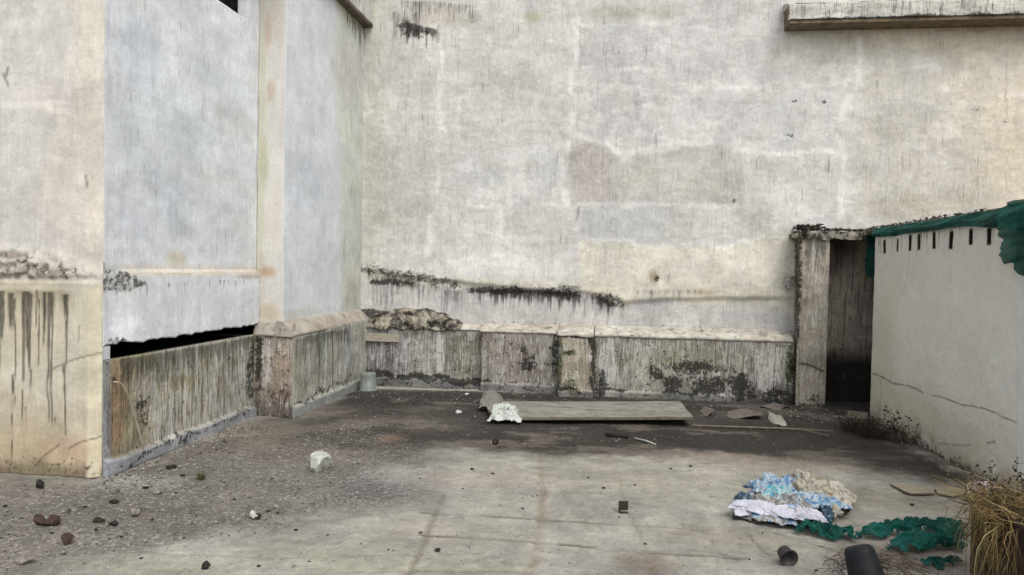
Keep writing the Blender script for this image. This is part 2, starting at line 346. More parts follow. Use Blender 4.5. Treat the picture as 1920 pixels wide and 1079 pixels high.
# front wall (faces the camera)
s = Surf('y', 4.98, [-12, -8, -6, -5.2] + rng_(-4.9, -3.7, .012), rng_(0, 3.7, .014) + [4.5, 6, 9], tone=(204, 200, 193))
s.tint(s.poly([(120, -300), (200, -300), (200, 520), (150, 520)], .1, .04), (212, 204, 190), .8)
s.tint(s.blob(60, 60, 60, 50, .7), (208, 206, 200), .6); s.tint(s.blob(40, 280, 60, 70, .6), (196, 197, 192), .7); s.tint(s.blob(120, 340, 50, 90, .7), (198, 190, 180), .7)
s.tint(s.blob(100, 190, 60, 30, .7), (196, 188, 184), .5)
for p in [((-40, 200), (60, 198), (120, 195)), ((90, 205), (130, 215))]: s.tint(s.line(p, 5, .02), (222, 218, 208), .7)
low = 1 - sst(1.43, 1.47, s.V + s.wv * .01)
s.tint(low, (200, 193, 175)); s.tint(low * (1 - sst(.0, .75, s.V + s.wv * .15)), (174, 156, 126), .85)
s.tint(low * (1 - sst(.0, .14, s.V + s.wv * .08)), (110, 96, 80), .9); s.tint(s.blob(60, 600, 60, 70, .6) * low, (204, 192, 166), .5)
s.tint(s.poly([(170, 540), (190, 540), (190, 900), (172, 900)], .02, .01), (206, 198, 172), .8)
s.tint(s.blob(130, 840, 40, 24, .5), (186, 158, 132), .5); s.tint(s.blob(90, 880, 60, 10, .4), (140, 132, 104), .6)
md = sst(1.42, 1.5, s.V + s.wv * .03) * (1 - sst(1.54, 1.74, s.V + s.wv * .03 + sst(-4.2, -3.72, s.U) * .16))
md *= (1 - sst(-3.80, -3.70, s.U) * .7)
s.tint(md, (182, 175, 162), .85); s.add(2, md * (.5 + sst(.4, .6, fbm(s.U * 4, s.V * 6, 3, 5))), .40); s.tint(md * sst(1.52, 1.46, s.V) if False else md * (1 - sst(1.46, 1.56, s.V)), (140, 130, 116), .6); s.add(5, md * sst(.60, .70, fbm(s.U * 38 + s.V * 22, s.V * 44, 4, 8)), .7); s.add(5, md * (1 - sst(0, .012, np.abs(fbm(s.U * 14, s.V * 22, 4, 18) - .5))), .55)
s.tint(s.blob(20, 478, 30, 7, .5), (120, 98, 88), .6)
for x, a, b, ww in [(8, 548, 700, 10), (12, 545, 640, 16), (30, 548, 620, 12), (38, 560, 760, 5), (33, 700, 860, 2.5), (54, 545, 720, 7), (60, 545, 660, 12), (66, 550, 700, 8), (68, 690, 750, 4), (92, 548, 650, 9), (100, 548, 790, 6), (106, 548, 800, 5), (103, 548, 600, 16), (78, 545, 640, 4), (82, 560, 690, 3), (131, 552, 600, 13), (134, 570, 690, 6), (130, 680, 820, 4), (112, 780, 810, 2.5), (52, 730, 790, 3), (60, 760, 810, 3), (158, 610, 640, 3)]:
    m = s.drip(x, a, b, ww * .78, 2.2); s.B[:, 2] = np.maximum(s.B[:, 2], m * .78 * (.75 + .5 * fbm(s.U * 90, s.V * 14, 2, 2)))
s.tint(s.drips([(0, 545), (150, 548)], 60, 30, 5), (150, 140, 112), .65)
for p in [((190, 662), (165, 668), (140, 676), (110, 690)), ((190, 818), (160, 825), (135, 838)), ((120, 830), (95, 850), (75, 872))]: s.B[:, 2] = np.maximum(s.B[:, 2], s.line(p, 1.6, .012) * .55)
for p in [((5, 140), (15, 160)), ((160, 330), (163, 350)), ((14, 128), (9, 150))]: s.B[:, 2] = np.maximum(s.B[:, 2], s.line(p, 2.5, .01) * .55)
s.add(2, low * (1 - sst(.0, .35, s.V)), .4)
scrape(s, .8)
lump = fbm(s.U * 22, s.V * 22, 4, 6)
s.D = .05 * (1 - sst(1.43, 1.47, s.V + s.wv * .01)) * (1 - sst(-3.78, -3.70, s.U)) + md * (.035 + .10 * (lump - .42)) + (fbm(s.U * 2.5, s.V * 2.5, 3, 2) - .5) * .02 * sst(-3.7, -3.8, s.U)
into(s.build('front_wall', M_cream, None, .02), LB)
# side wall above the slot (upper wall + beam)
s = Surf('x', -3.7, rng_(4.98, 7.33, .014), rng_(.975, 4.6, .014) + [5.5, 7, 9], tone=(218, 221, 224))
s.tint(s.poly([(185, -900), (212, -900), (206, 640), (187, 640)], .03, .02), (212, 214, 220), .8)
s.tint(s.poly([(185, -900), (192, -900), (191, 540), (185, 540)], .015, .008), (210, 206, 196), .9)
s.tint(s.poly([(205, -30), (245, -30), (480, 140), (490, 170), (440, 155), (300, 70)], .06, .05), (222, 224, 224), .7)
for b in [(260, 100, 40, 60, (194, 201, 209), .6), (250, 420, 30, 50, (212, 216, 222), .7), (330, 250, 60, 80, (206, 214, 217), .6), (230, 240, 30, 60, (188, 194, 199), .5), (330, 370, 60, 60, (192, 197, 202), .6), (340, 430, 30, 20, (182, 186, 190), .5),
          (440, 230, 40, 40, (198, 202, 200), .8), (460, 420, 30, 60, (202, 204, 204), .6), (400, 330, 60, 20, (214, 216, 212), .6), (330, 485, 18, 14, (196, 188, 160), .8), (420, 150, 50, 24, (202, 208, 212), .6), (300, 560, 90, 30, (210, 212, 214), .6), (450, 20, 30, 20, (214, 210, 214), .6)]:
    s.tint(s.blob(*b[:4], .6), b[4], b[5])
rl = (1 - sst(0, .022, np.abs(s.V - 1.51 + s.wv * .006))) * sst(5.1, 5.25, s.U)
s.tint((1 - sst(.02, .07, np.abs(s.V - 1.535))) * sst(5.0, 5.3, s.U), (206, 196, 178), .7); s.tint(rl, (164, 146, 126), .8)
s.tint(s.blob(470, 519, 30, 4, .5), (158, 136, 112), .5)
cr = s.poly([(187, 495), (230, 505), (270, 535), (235, 545), (187, 548)], .03, .03); s.tint(cr, (188, 186, 176), .5); s.add(2, cr, .55)
s.add(0, s.drips([(190, 545), (330, 530), (500, 522)], 40, 26, 8), .32)
s.add(2, s.line([(208, 645), (300, 636), (505, 604)], 5, .01), .4); s.add(2, s.blob(214, 642, 18, 12, .5), .5)
s.A[:, 0] = np.maximum(s.A[:, 0], .12); s.add(3, .2); s.add(1, .3)
scrape(s, .9)
s.D = .045 * (1 - sst(1.50, 1.54, s.V)) * sst(5.02, 5.3, s.U) + (fbm(s.U * 2.2, s.V * 2.2, 3, 12) - .5) * .022 * sst(4.98, 5.1, s.U)
s.V = s.V + (1 - sst(.975, 1.03, s.V)) * ((fbm(s.U * 16, s.U * 0 + 4, 4, 33) - .5) * .035 + .035 * np.exp(-((s.U - 5.17) / .035) ** 2))
s.rect_hole(5.9, 7.08, 4.06, 4.75)
wall_up = into(s.build('upper_side_wall', M_wash, None, .35), LB)
# lower side wall
s = Surf('x', -3.7, rng_(4.985, 7.33, .012), rng_(0, .868, .012), tone=(168, 160, 132))
s.tint(s.blob(215, 760, 22, 90, .5), (152, 124, 96), .75); s.tint(s.poly([(187, 640), (208, 640), (207, 890), (187, 895)], .02, .01), (156, 158, 158), .9)
for b in [(330, 720, 40, 60, (160, 152, 118), .6), (420, 700, 40, 40, (150, 144, 118), .6), (270, 740, 20, 50, (148, 142, 130), .7), (450, 730, 30, 50, (120, 112, 100), .6), (390, 760, 50, 20, (132, 122, 108), .6)]: s.tint(s.blob(*b[:4], .6), b[4], b[5])
sk = 1 - sst(.10, .125, s.V + s.wv * .02); s.tint(sk, (150, 152, 158), .9); s.tint((1 - sst(0, .25, s.V)) * (1 - sk), (112, 106, 104), .6)
s.add(0, (1 - sst(.6, .9, s.V)) * .08 + .28 * (1 - sk)); s.add(1, .5 * (1 - sk * .5) * sst(5.2, 5.7, s.U)); s.add(2, .25 * (1 - sk)); s.add(2, s.line([(210, 876), (300, 836), (480, 762)], 9, .09, .95), .5)
s.add(0, s.drips([(215, 678), (350, 655), (490, 628)], 130, 24, 3), .75); s.add(1, s.blob(322, 800, 12, 40, .6), .72); s.add(2, s.blob(270, 770, 16, 40, .5), .55); s.add(2, s.blob(475, 700, 14, 70, .6), .6)
s.B[:, 2] = np.maximum(s.B[:, 2], s.blob(214, 713, 4, 6, .4) * .8)
s.D = .035 * sk + (fbm(s.U * 4, s.V * 4, 4, 12) - .5) * .014
RW = random.Random(9)
for k in range(46):
    x_ = RW.uniform(225, 480); y_ = 678 - (x_ - 208) * .19 + RW.uniform(0, 30); m_ = s.drip(x_, y_, y_ + RW.uniform(25, 130), RW.uniform(1.2, 3.6), 1.2); s.B[:, 2] = np.maximum(s.B[:, 2], m_ * RW.uniform(.15, .6))
for k in range(40):
    x_ = RW.uniform(250, 480); y_ = 678 - (x_ - 208) * .19 + RW.uniform(20, 90); s.tint(s.drip(x_, y_, y_ + RW.uniform(15, 60), RW.uniform(1., 2.6), 1.5), (214, 212, 200), RW.uniform(.3, .8))
into(s.build('lower_side_wall', M_run, None, .45), LB)
def boxmesh(name, lo, hi, mat, parent=None, bev=0, rot=None):
    import bmesh
    bm = bmesh.new(); bmesh.ops.create_cube(bm, size=1)
    c = (Vector(lo) + Vector(hi)) / 2; d = Vector(hi) - Vector(lo)
    for v in bm.verts: v.co = Vector((v.co.x * d.x, v.co.y * d.y, v.co.z * d.z))
    if bev: bmesh.ops.bevel(bm, geom=bm.edges[:], offset=bev, segments=2, affect='EDGES')
    if rot is not None:
        for v in bm.verts: v.co = rot @ v.co
    for v in bm.verts: v.co += c
    me = bpy.data.meshes.new(name); bm.to_mesh(me); bm.free()
    return link(name, me, parent, mat)
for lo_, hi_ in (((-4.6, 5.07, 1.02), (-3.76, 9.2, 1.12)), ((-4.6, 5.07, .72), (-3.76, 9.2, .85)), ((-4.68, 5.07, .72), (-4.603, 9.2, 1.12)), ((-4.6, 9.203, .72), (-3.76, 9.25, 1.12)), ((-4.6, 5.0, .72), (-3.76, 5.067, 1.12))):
    into(boxmesh('slot_lining', lo_, hi_, M_black), LB)  # black channel added to keep light out of the slot
# underside of the beam over the slot and soil behind it
into(boxmesh('slot_end', (-3.757, 4.985, .872), (-3.703, 5.062, .97), simple('pale_jamb', col(196, 198, 204), col(180, 182, 184))), LB)
# window in the upper wall
Wn = into(boxmesh('window', (-3.86, 5.86, 4.02), (-3.80, 7.14, 4.80), M_black), LB)
fm = simple('cream_frame', col(206, 200, 178), col(180, 172, 150), 20)
def rel(o, p): o.parent = p; o.matrix_parent_inverse = Matrix.Translation(-LB.location)
for nm, lo, hi in [('sill', (-3.797, 5.88, 4.03), (-3.709, 7.075, 4.063)), ('jamb', (-3.797, 7.0, 4.066), (-3.709, 7.075, 4.77)), ('jamb', (-3.797, 5.89, 4.066), (-3.709, 5.95, 4.77))]:
    rel(boxmesh(nm, lo, hi, fm), Wn)
for k in range(9): rel(boxmesh('bar', (-3.735, 5.99 + k * .11, 4.065), (-3.721, 6.006 + k * .11, 4.77), fm), Wn)
for k in range(4): rel(boxmesh('crossbar', (-3.746, 5.955, 4.14 + k * .15), (-3.738, 6.895, 4.152 + k * .15), M_rust), Wn)
# projecting pier: narrow front face then its long side
def tone_col(s, side=False):
    pass
s = Surf('y', 7.33, rng_(-3.7, -3.40, .012), rng_(.98, 4.7, .016) + [5.5, 7, 9], tone=(212, 209, 202))
s.tint(s.poly([(480, -900), (506, -900), (496, 640), (478, 640)], .04, .03), (198, 195, 176), .8)
for b in [(503, 60, 6, 30, (190, 160, 140), .6), (508, 170, 8, 20, (176, 156, 130), .6), (520, 40, 14, 40, (200, 190, 178), .6), (515, 400, 12, 60, (214, 206, 192), .6), (500, 510, 16, 10, (190, 160, 128), .8), (495, 300, 8, 40, (182, 180, 150), .7), (505, 585, 20, 16, (196, 178, 150), .7)]: s.tint(s.blob(*b[:4], .6), b[4], b[5])
s.add(2, .1); s.D = (fbm(s.U * 3, s.V * 3, 3, 12) - .5) * .016
into(s.build('pier_front', M_cream, None, .3), LB)
s = Surf('x', -3.4, rng_(7.33, 9.80, .014), rng_(.98, 5.1, .018) + [6, 7.5, 9], tone=(214, 217, 220))
s.tint(s.poly([(625, -900), (720, -900), (690, 600), (640, 600)], .25, .1), (190, 192, 180), .85)
s.tint(s.poly([(535, -900), (560, -900), (545, 620), (526, 620)], .12, .05), (210, 213, 218), .7)
for b in [(580, 350, 30, 60, (194, 200, 208), .6), (600, 480, 30, 60, (200, 204, 210), .6), (650, 130, 30, 70, (188, 186, 180), .6), (662, 540, 14, 40, (182, 182, 164), .7), (560, 590, 40, 12, (196, 196, 184), .6)]: s.tint(s.blob(*b[:4], .6), b[4], b[5])
s.add(0, sst(8.3, 9.6, s.U), .25); s.add(1, .3); s.add(0, s.drips([(645, 15), (700, 60)], 130, 20, 8), .6); s.A[:, 0] = np.maximum(s.A[:, 0], .1)
s.tint(s.drips([(630, -5), (700, 62)], 50, 10, 4), (190, 178, 130), .6)
scrape(s, .7)
s.D = (fbm(s.U * 2.2, s.V * 2.2, 3, 32) - .5) * .02
into(s.build('pier_side', M_wash, None, .3), LB)
# sunshade band at the top of that side
s = Surf('x', -3.28, rng_(6.5, 9.76, .03), rng_(4.86, 5.6, .03), tone=(200, 200, 194)); s.add(2, .15); s.add(0, .3); s.D = (fbm(s.U * 6, s.V * 6, 3, 32) - .5) * .03
into(s.build('sunshade', M_cream, None, .16), LB)
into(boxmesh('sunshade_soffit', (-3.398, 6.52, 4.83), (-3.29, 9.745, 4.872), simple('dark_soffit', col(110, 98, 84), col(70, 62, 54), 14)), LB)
# base box
s = Surf('y', 7.30, rng_(-3.7, -3.27, .01), rng_(0, .87, .01), tone=(154, 142, 128))
s.tint(s.blob(530, 690, 24, 60, .6), (160, 142, 124), .6); s.tint(s.poly([(544, 600), (560, 600), (560, 800), (546, 800)], .02, .01), (160, 152, 136), .8)
s.tint(1 - sst(0, .35, s.V), (84, 76, 74), .75); s.tint(s.blob(505, 640, 18, 12, .5), (160, 150, 142), .6); s.tint(s.blob(530, 742, 12, 12, .4), (90, 58, 42), .7)
s.add(0, .3); s.add(2, .34); s.add(1, s.blob(500, 680, 14, 50, .6), .66); s.add(1, .3); s.add(2, s.blob(485, 680, 8, 80, .6), .65); s.D = (fbm(s.U * 6, s.V * 6, 3, 3) - .5) * .02
into(s.build('base_front', M_run, None, .4), LB)
s = Surf('x', -3.27, rng_(7.30, 9.72, .012), rng_(0, .87, .01), tone=(164, 164, 148))
s.tint(s.poly([(548, 600), (562, 600), (562, 800), (548, 800)], .03, .01), (172, 168, 146), .8); s.tint(s.blob(650, 660, 12, 50, .6), (138, 138, 144), .6); s.tint(s.blob(605, 660, 12, 50, .4), (120, 124, 118), .6)
sk = 1 - sst(.10, .125, s.V + s.wv * .015); s.tint(sk, (150, 152, 150), .9)
s.add(0, .32 * (1 - sk)); s.add(1, .4 * (1 - sk)); s.add(2, s.line([(555, 760), (657, 705)], 7, .08, .95), .52); s.add(0, s.drips([(550, 636), (655, 616)], 90, 24, 3), .7)
for x in (598, 622):
    s.B[:, 2] = np.maximum(s.B[:, 2], s.drip(x, 620, 740, 2.2, .5) * .7)
s.D = .03 * sk + (fbm(s.U * 6, s.V * 6, 3, 3) - .5) * .012 + .012 * sst(8.15, 8.2, s.U)
into(s.build('base_side', M_run, None, .4), LB)
def prism(name, secs, mat, parent=None, res=.05, amp=.008, seed=0, sub=6):
    """loft of closed section loops (lists of points, same count), with ragged lumps"""
    vs_, fs = [], []; n = len(secs[0])
    for sc_ in secs: vs_ += [tuple(p) for p in sc_]
    P = np.array(vs_); 
    P[:, 2] += (fbm(P[:, 0] * 9 + 3, P[:, 1] * 9, 5, seed, .6) - .5) * 4 * amp
    P[:, 1] += (fbm(P[:, 0] * 16, P[:, 1] * 9 + P[:, 2] * 9, 4, seed + 9) - .5) * 2 * amp
    for a in range(len(secs) - 1):
        for k in range(n):
            fs.append((a * n + k, a * n + (k + 1) % n, (a + 1) * n + (k + 1) % n, (a + 1) * n + k))
    fs.append(tuple(range(n))[::-1]); fs.append(tuple((len(secs) - 1) * n + k for k in range(n)))
    me = bpy.data.meshes.new(name); me.from_pydata([tuple(p) for p in P], [], fs); me.update()
    import bmesh
    bm = bmesh.new(); bm.from_mesh(me); bmesh.ops.recalc_face_normals(bm, faces=bm.faces); bm.to_mesh(me); bm.free()
    return link(name, me, parent, mat)
M_capred = simple('dusty_brown_mortar', col(148, 139, 126), col(176, 170, 158), 3, c3=col(92, 80, 68), sc3=9, lo3=.52, hi3=.7)
M_cap = simple('lime_crusted_mortar', col(200, 195, 183), col(158, 150, 138), 5, c3=col(66, 60, 52), sc3=9, lo3=.52, hi3=.66, bump=.8)
M_capdark = simple('moldy_crusted_mortar', col(176, 169, 152), col(116, 108, 96), 6, c3=col(30, 27, 24), sc3=9, lo3=.43, hi3=.57, bump=1.)
def cap_x(y0, y1, xb, xf, zt, zf, drop, mat, name, root, step=.03, amp=.008, seed=0, sub=5):
    secs = []
    for y in np.arange(y0, y1 + 1e-6, step):
        t = [(xb - .05, y, zf - drop), (xb - .05, y, zt)]
        for k in range(sub + 1):
            q = k / sub; t.append((xb + (xf - xb) * q, y, zt + (zf - zt) * q ** 1.4))
        t += [(xf + .004, y, zf - drop * .5), (xf - .002, y, zf - drop)]
        secs.append([Vector(p) for p in t])
    return into(prism(name, secs, mat, None, amp=amp, seed=seed), root)
def cap_y(x0, x1, yb, yf, zt, zf, drop, mat, name, root, step=.03, amp=.008, seed=0, sub=5, bulge=0, ends=.0):
    secs = []; xs = np.arange(x0, x1 + 1e-6, step)
    for x in xs:
        e = min(1, (x - x0) / ends, (x1 - x) / ends) if ends else 1; e = math.sqrt(max(e, 0.02))
        zz = zf + (zt - zf) * e
        t = [(x, yb + .05, zf - drop), (x, yb + .05, zz)]
        for k in range(sub + 1):
            q = k / sub; t.append((x, yb + (yf - yb) * q, zz + (zf - zz) * q ** (1.4 + bulge) + bulge * .02 * math.sin(q * 3.14)))
        t += [(x, yf - .004, zf - drop * .5), (x, yf + .002, zf - drop)]
        secs.append([Vector(p) for p in t])
    return into(prism(name, secs, mat, None, amp=amp, seed=seed), root)
cap_x(7.28, 9.72, -3.4, -3.262, 1.015, .885, .03, M_capred, 'base_coping', LB, seed=3, amp=.003)
cap_y(-3.70, -3.265, 7.33, 7.288, .985, .885, .03, M_capred, 'base_coping', LB, seed=5, amp=.003)
M_cord = simple('pale_cord', col(196, 190, 176), col(160, 152, 136))
def tube(name, pts, r, mat, parent=None, seg=6, taper=None):
    vs_, fs = [], []; P = [Vector(p) for p in pts]
    for i, p in enumerate(P):
        d = (P[min(i + 1, len(P) - 1)] - P[max(i - 1, 0)]).normalized(); up = Vector((0, 0, 1)) if abs(d.z) < .9 else Vector((1, 0, 0))
        a = d.cross(up).normalized(); b = a.cross(d); rr = r * (1 if taper is None else 1 + (taper - 1) * i / (len(P) - 1))
        for k in range(seg):
            an = 2 * math.pi * k / seg; vs_.append(p + a * math.cos(an) * rr + b * math.sin(an) * rr)
    for i in range(len(P) - 1):
        for k in range(seg): fs.append((i * seg + k, i * seg + (k + 1) % seg, (i + 1) * seg + (k + 1) % seg, (i + 1) * seg + k))
    fs.append(tuple(range(seg))[::-1]); fs.append(tuple((len(P) - 1) * seg + k for k in range(seg)))
    me = bpy.data.meshes.new(name); me.from_pydata([tuple(v) for v in vs_], [], fs); me.update()
    return link(name, me, parent, mat, True)
cp = [on('x', -3.67, *p) for p in [(213, 716), (224, 717), (233, 727), (240, 742), (250, 772), (258, 800), (266, 828), (271, 850)]]
tag(tube('cord', cp, .005, M_cord), 'thin pale cord hanging from a rusty hole in the stained lower wall', 'cord')

# ================================================================== MAIN WALL (back)
BB = thing('building', 'tall building with a patched grey-white plaster wall closing the yard at the back', 'building', (0, 9.75, 0))
s = Surf('y', 9.75, [-3.46] + rng_(-3.42, 5.0, .018) + [5.6, 7, 9], rng_(.55, 5.3, .018) + [6, 7.5, 9], tone=(203, 201, 196))
G = s.tint; PL = s.poly; B_ = s.blob
G(PL([(690, -200), (730, -200), (715, 520), (680, 520)], .12, .06), (190, 187, 168), .55)
G(PL([(700, 60), (1070, 60), (1070, 220), (710, 220)], .25, .15), (204, 200, 193), .8)
G(PL([(1083, 85), (1180, 82), (1188, 126), (1083, 126)], .035, .03), (184, 181, 180), .8)
G(PL([(1085, 30), (1470, 30), (1470, 150), (1170, 155)], .1, .1), (203, 201, 197), .7)
G(PL([(1070, 272), (1130, 264), (1165, 285), (1210, 292), (1330, 268), (1388, 275), (1392, 388), (1200, 378), (1068, 384)], .03, .03), (186, 181, 172), .8)
G(PL([(1075, 275), (1140, 275), (1150, 330), (1140, 378), (1070, 380)], .05, .05), (180, 173, 166), .7)
G(PL([(1170, 300), (1250, 300), (1260, 370), (1170, 370)], .1, .08), (202, 198, 188), .5)
G(PL([(1090, 388), (1255, 385), (1250, 452), (1180, 452), (1085, 442)], .03, .03), (190, 190, 188), .8)
G(PL([(1255, 388), (1490, 388), (1480, 436), (1350, 455), (1255, 455)], .05, .04), (196, 193, 184), .6)
G(PL([(1390, 290), (1565, 290), (1560, 400), (1395, 385)], .06, .05), (198, 194, 185), .7)
G(PL([(1090, 205), (1480, 180), (1560, 200), (1560, 270), (1330, 255), (1140, 250)], .1, .08), (202, 200, 196), .6)
G(PL([(1085, 450), (1170, 458), (1360, 464), (1440, 436), (1500, 430), (1495, 610), (1170, 600), (1085, 540)], .04, .03), (214, 208, 190), .85)
G(PL([(700, 400), (820, 400), (930, 395), (1060, 395), (1080, 500), (900, 530), (700, 505)], .1, .08), (206, 204, 197), .7)
G(PL([(940, 395), (1050, 395), (1050, 440), (945, 440)], .04, .04), (202, 196, 188), .7)
G(PL([(710, 470), (830, 474), (830, 500), (710, 500)], .04, .03), (194, 190, 182), .6)
G(PL([(720, 280), (815, 275), (812, 380), (790, 440), (715, 420)], .09, .08), (196, 191, 182), .7)
G(PL([(850, 290), (1050, 270), (1050, 360), (1000, 380), (880, 375)], .12, .1), (214, 213, 208), .8)
G(PL([(840, 180), (1050, 170), (1045, 265), (850, 270)], .1, .1), (203, 198, 190), .7)
G(PL([(700, 545), (1170, 560), (1490, 590), (1490, 620), (1050, 610), (700, 600)], .05, .05), (196, 194, 190), .8)
G(PL([(1180, 560), (1480, 575), (1490, 612), (1180, 602)], .04, .04), (192, 190, 188), .6)
G(PL([(1600, 60), (2100, 60), (2100, 420), (1590, 420)], .25, .2), (208, 202, 190), .8)
G(PL([(1760, 80), (2100, 80), (2100, 400), (1800, 380)], .3, .2), (214, 204, 184), .7)
G(PL([(1610, 190), (1700, 185), (1760, 210), (1660, 250), (1615, 230)], .06, .06), (194, 189, 180), .6)
G(PL([(1480, 60), (2100, 52), (2100, 100), (1480, 90)], .1, .06), (196, 182, 152), .5); G(PL([(1468, 40), (2100, 40), (2100, 60), (1490, 58)], .03, .04), (190, 166, 124), .75)
G(PL([(1895, 180), (1925, 180), (1925, 205), (1895, 205)], .05, .04), (186, 182, 172), .6)
for b in [(1000, 30, 18, 10, (176, 172, 146), .8), (1150, 25, 60, 10, (174, 168, 150), .6), (1240, 24, 40, 10, (182, 178, 160), .6), (820, 30, 60, 26, (186, 178, 166), .7), (880, 35, 20, 14, (170, 164, 148), .6), (1225, 520, 10, 14, (150, 138, 108), .9), (1478, 535, 16, 20, (168, 164, 150), .8), (1300, 545, 50, 10, (190, 180, 158), .7),
          (1320, 548, 24, 6, (160, 150, 130), .6), (1690, 390, 60, 30, (190, 182, 160), .6), (1800, 380, 80, 24, (190, 182, 160), .5), (1740, 300, 60, 60, (204, 198, 188), .6), (720, 405, 16, 16, (176, 172, 160), .5), (795, 412, 12, 10, (178, 174, 166), .6), (1350, 150, 60, 20, (212, 210, 206), .6), (1500, 100, 60, 40, (212, 208, 198), .6), (1830, 205, 16, 8, (170, 164, 150), .6),
          (1340, 350, 60, 22, (176, 172, 160), .5), (1120, 330, 30, 20, (174, 166, 160), .5), (1520, 300, 30, 30, (206, 202, 192), .5), (1150, 110, 50, 20, (186, 183, 184), .4), (1900, 300, 50, 120, (226, 210, 184), .5)]: G(B_(*b[:4], .6), b[4], b[5])  # last blob paints a warm glow of light into the wall colour
RID = [([(1075, -60), (1079, 60), (1076, 130), (1072, 200), (1070, 250), (1060, 290), (1052, 340), (1060, 380)], 6, 1), ([(826, 90), (824, 190), (828, 245), (820, 300), (820, 360), (808, 420), (806, 470)], 5, .8), ([(806, 412), (830, 395), (870, 389), (930, 388)], 4, .7), ([(945, 380), (1000, 383), (1060, 385)], 4, .7),
       ([(935, 395), (940, 430), (932, 480)], 4, .6), ([(1083, 160), (1130, 158), (1180, 168), (1290, 165), (1420, 162)], 5, .6), ([(1083, 130), (1180, 128), (1280, 132)], 3, .5), ([(1078, 250), (1110, 265), (1140, 272), (1170, 295), (1240, 272), (1330, 266), (1390, 282), (1460, 287), (1570, 286)], 4.5, .7), ([(1608, 60), (1614, 110), (1608, 160), (1582, 205), (1580, 260), (1578, 340), (1572, 410)], 5, .75),
       ([(1085, 384), (1250, 386), (1390, 392), (1480, 390)], 3, .4), ([(1085, 446), (1180, 456), (1360, 464), (1440, 438), (1510, 430)], 3, .55), ([(1310, 160), (1560, 158), (1608, 155)], 3, .5), ([(960, 80), (1030, 80)], 3, .5), ([(1025, 85), (1028, 140)], 3, .4), ([(850, 186), (960, 178), (1060, 185)], 3, .35),
       ([(1620, 130), (1760, 132)], 3, .4), ([(1590, 205), (1660, 190), (1740, 186)], 3, .4), ([(1083, 50), (1200, 48), (1320, 50)], 3, .5), ([(1880, 180), (1930, 182)], 4, .6), ([(1500, 290), (1500, 385)], 3, .3), ([(1400, 290), (1395, 380)], 3, .3), ([(860, 200), (858, 260)], 3, .35), ([(1180, 90), (1175, 150)], 3, .3)]
for pts, wd, k in RID:
    l = s.line(pts, wd * 1.15, .06, .85); hf = fbm(s.U * 26, s.V * 26, 4, 78); l = l * sst(.25, .62, fbm(s.U * 5, s.V * 5, 4, 77) + .06) * sst(.22, .5, hf + l * .2); G(np.clip(l, 0, 1), (228, 226, 220), k); s.D += l * .002 * k
s.add(3, B_(1000, 310, 150, 60, .8), .3); s.add(3, .22); s.add(1, .28)
# mould
EDG_ = [(683, 508), (720, 524), (760, 528), (850, 544), (960, 545), (1050, 548), (1110, 556), (1180, 572)]
RW = random.Random(4)
for k in range(26):
    x_ = RW.uniform(738, 828); y_ = RW.uniform(22, 55); m_ = s.drip(x_, y_, y_ + RW.uniform(18, 46), RW.uniform(1.5, 4.5), 2.5); s.B[:, 2] = np.maximum(s.B[:, 2], m_ * RW.uniform(.25, .8))
for k in range(110):
    t_ = RW.random(); x_ = 690 + t_ * 480; y_ = float(np.interp(x_, [e_[0] for e_ in EDG_], [e_[1] for e_ in EDG_])) + RW.uniform(-8, 8); m_ = s.drip(x_, y_, y_ + RW.uniform(12, 62) * (1 - .4 * t_), RW.uniform(1.2, 4), 1.5); s.B[:, 2] = np.maximum(s.B[:, 2], m_ * RW.uniform(.1, .5))
for k in range(60):
    x_ = RW.uniform(720, 1900); y_ = RW.uniform(0, 460) if x_ < 1480 else RW.uniform(60, 380); m_ = s.drip(x_, y_, y_ + RW.uniform(15, 90), RW.uniform(1.2, 2.6), 1.5); s.B[:, 2] = np.maximum(s.B[:, 2], m_ * RW.uniform(.04, .16))
s.add(0, s.drips([(738, 48), (760, 44), (800, 52), (826, 60)], 40, 40, 2), 1.); s.add(2, B_(778, 62, 36, 12, .6), .62); s.add(2, B_(760, 45, 24, 10, .6), .45); s.add(0, s.drips([(740, 0), (900, 10)], 70, 24, 12), .5)
EDG = [(683, 508), (720, 524), (760, 528), (850, 544), (960, 545), (1050, 548), (1110, 556), (1165, 570)]
bdm = s.line(EDG, 6, .02, .8)
pch = sst(.38, .62, fbm(s.U * 3.3, s.V * 0 + 3, 3, 91)) * (1 - .6 * sst(-.2, .3, s.U)); s.add(2, s.line(EDG, 12, .06, .95) * (.45 + .55 * pch), .66); s.add(0, s.drips(EDG, 50, 34, 9) * (.4 + .6 * pch), .95); s.tint(s.drips(EDG, 30, 9, 19) * (.3 + .7 * pch), (104, 96, 82), .7); s.add(2, s.line([(885, 545), (980, 546)], 7, .03, .9), .85); s.add(2, s.line([(700, 528), (770, 530)], 7, .03, .9), .8)
s.add(2, s.line([(683, 505), (720, 512), (800, 522), (850, 535)], 12, .03, .8), .55)
G(s.line([(700, 518), (850, 530), (960, 530), (1050, 533), (1150, 545), (1180, 560)], 8, .02), (216, 210, 190), .7)
s.add(0, s.drips([(1180, 545), (1330, 545)], 24, 20, 7), .4)
s.D += .045 * (1 - sst(1.42, 1.95, s.V)) * PL([(678, 505), (760, 520), (960, 540), (1120, 552), (1170, 566), (1300, 560), (1495, 560), (1500, 300), (680, 300)], .035, .02)
mo = PL([(676, 578), (720, 580), (800, 600), (860, 612), (905, 622), (660, 640)], .03, .03); s.add(2, mo, .75)
s.add(0, s.drips([(900, 602), (1050, 608), (1300, 612), (1495, 622)], 20, 24, 17), .4)
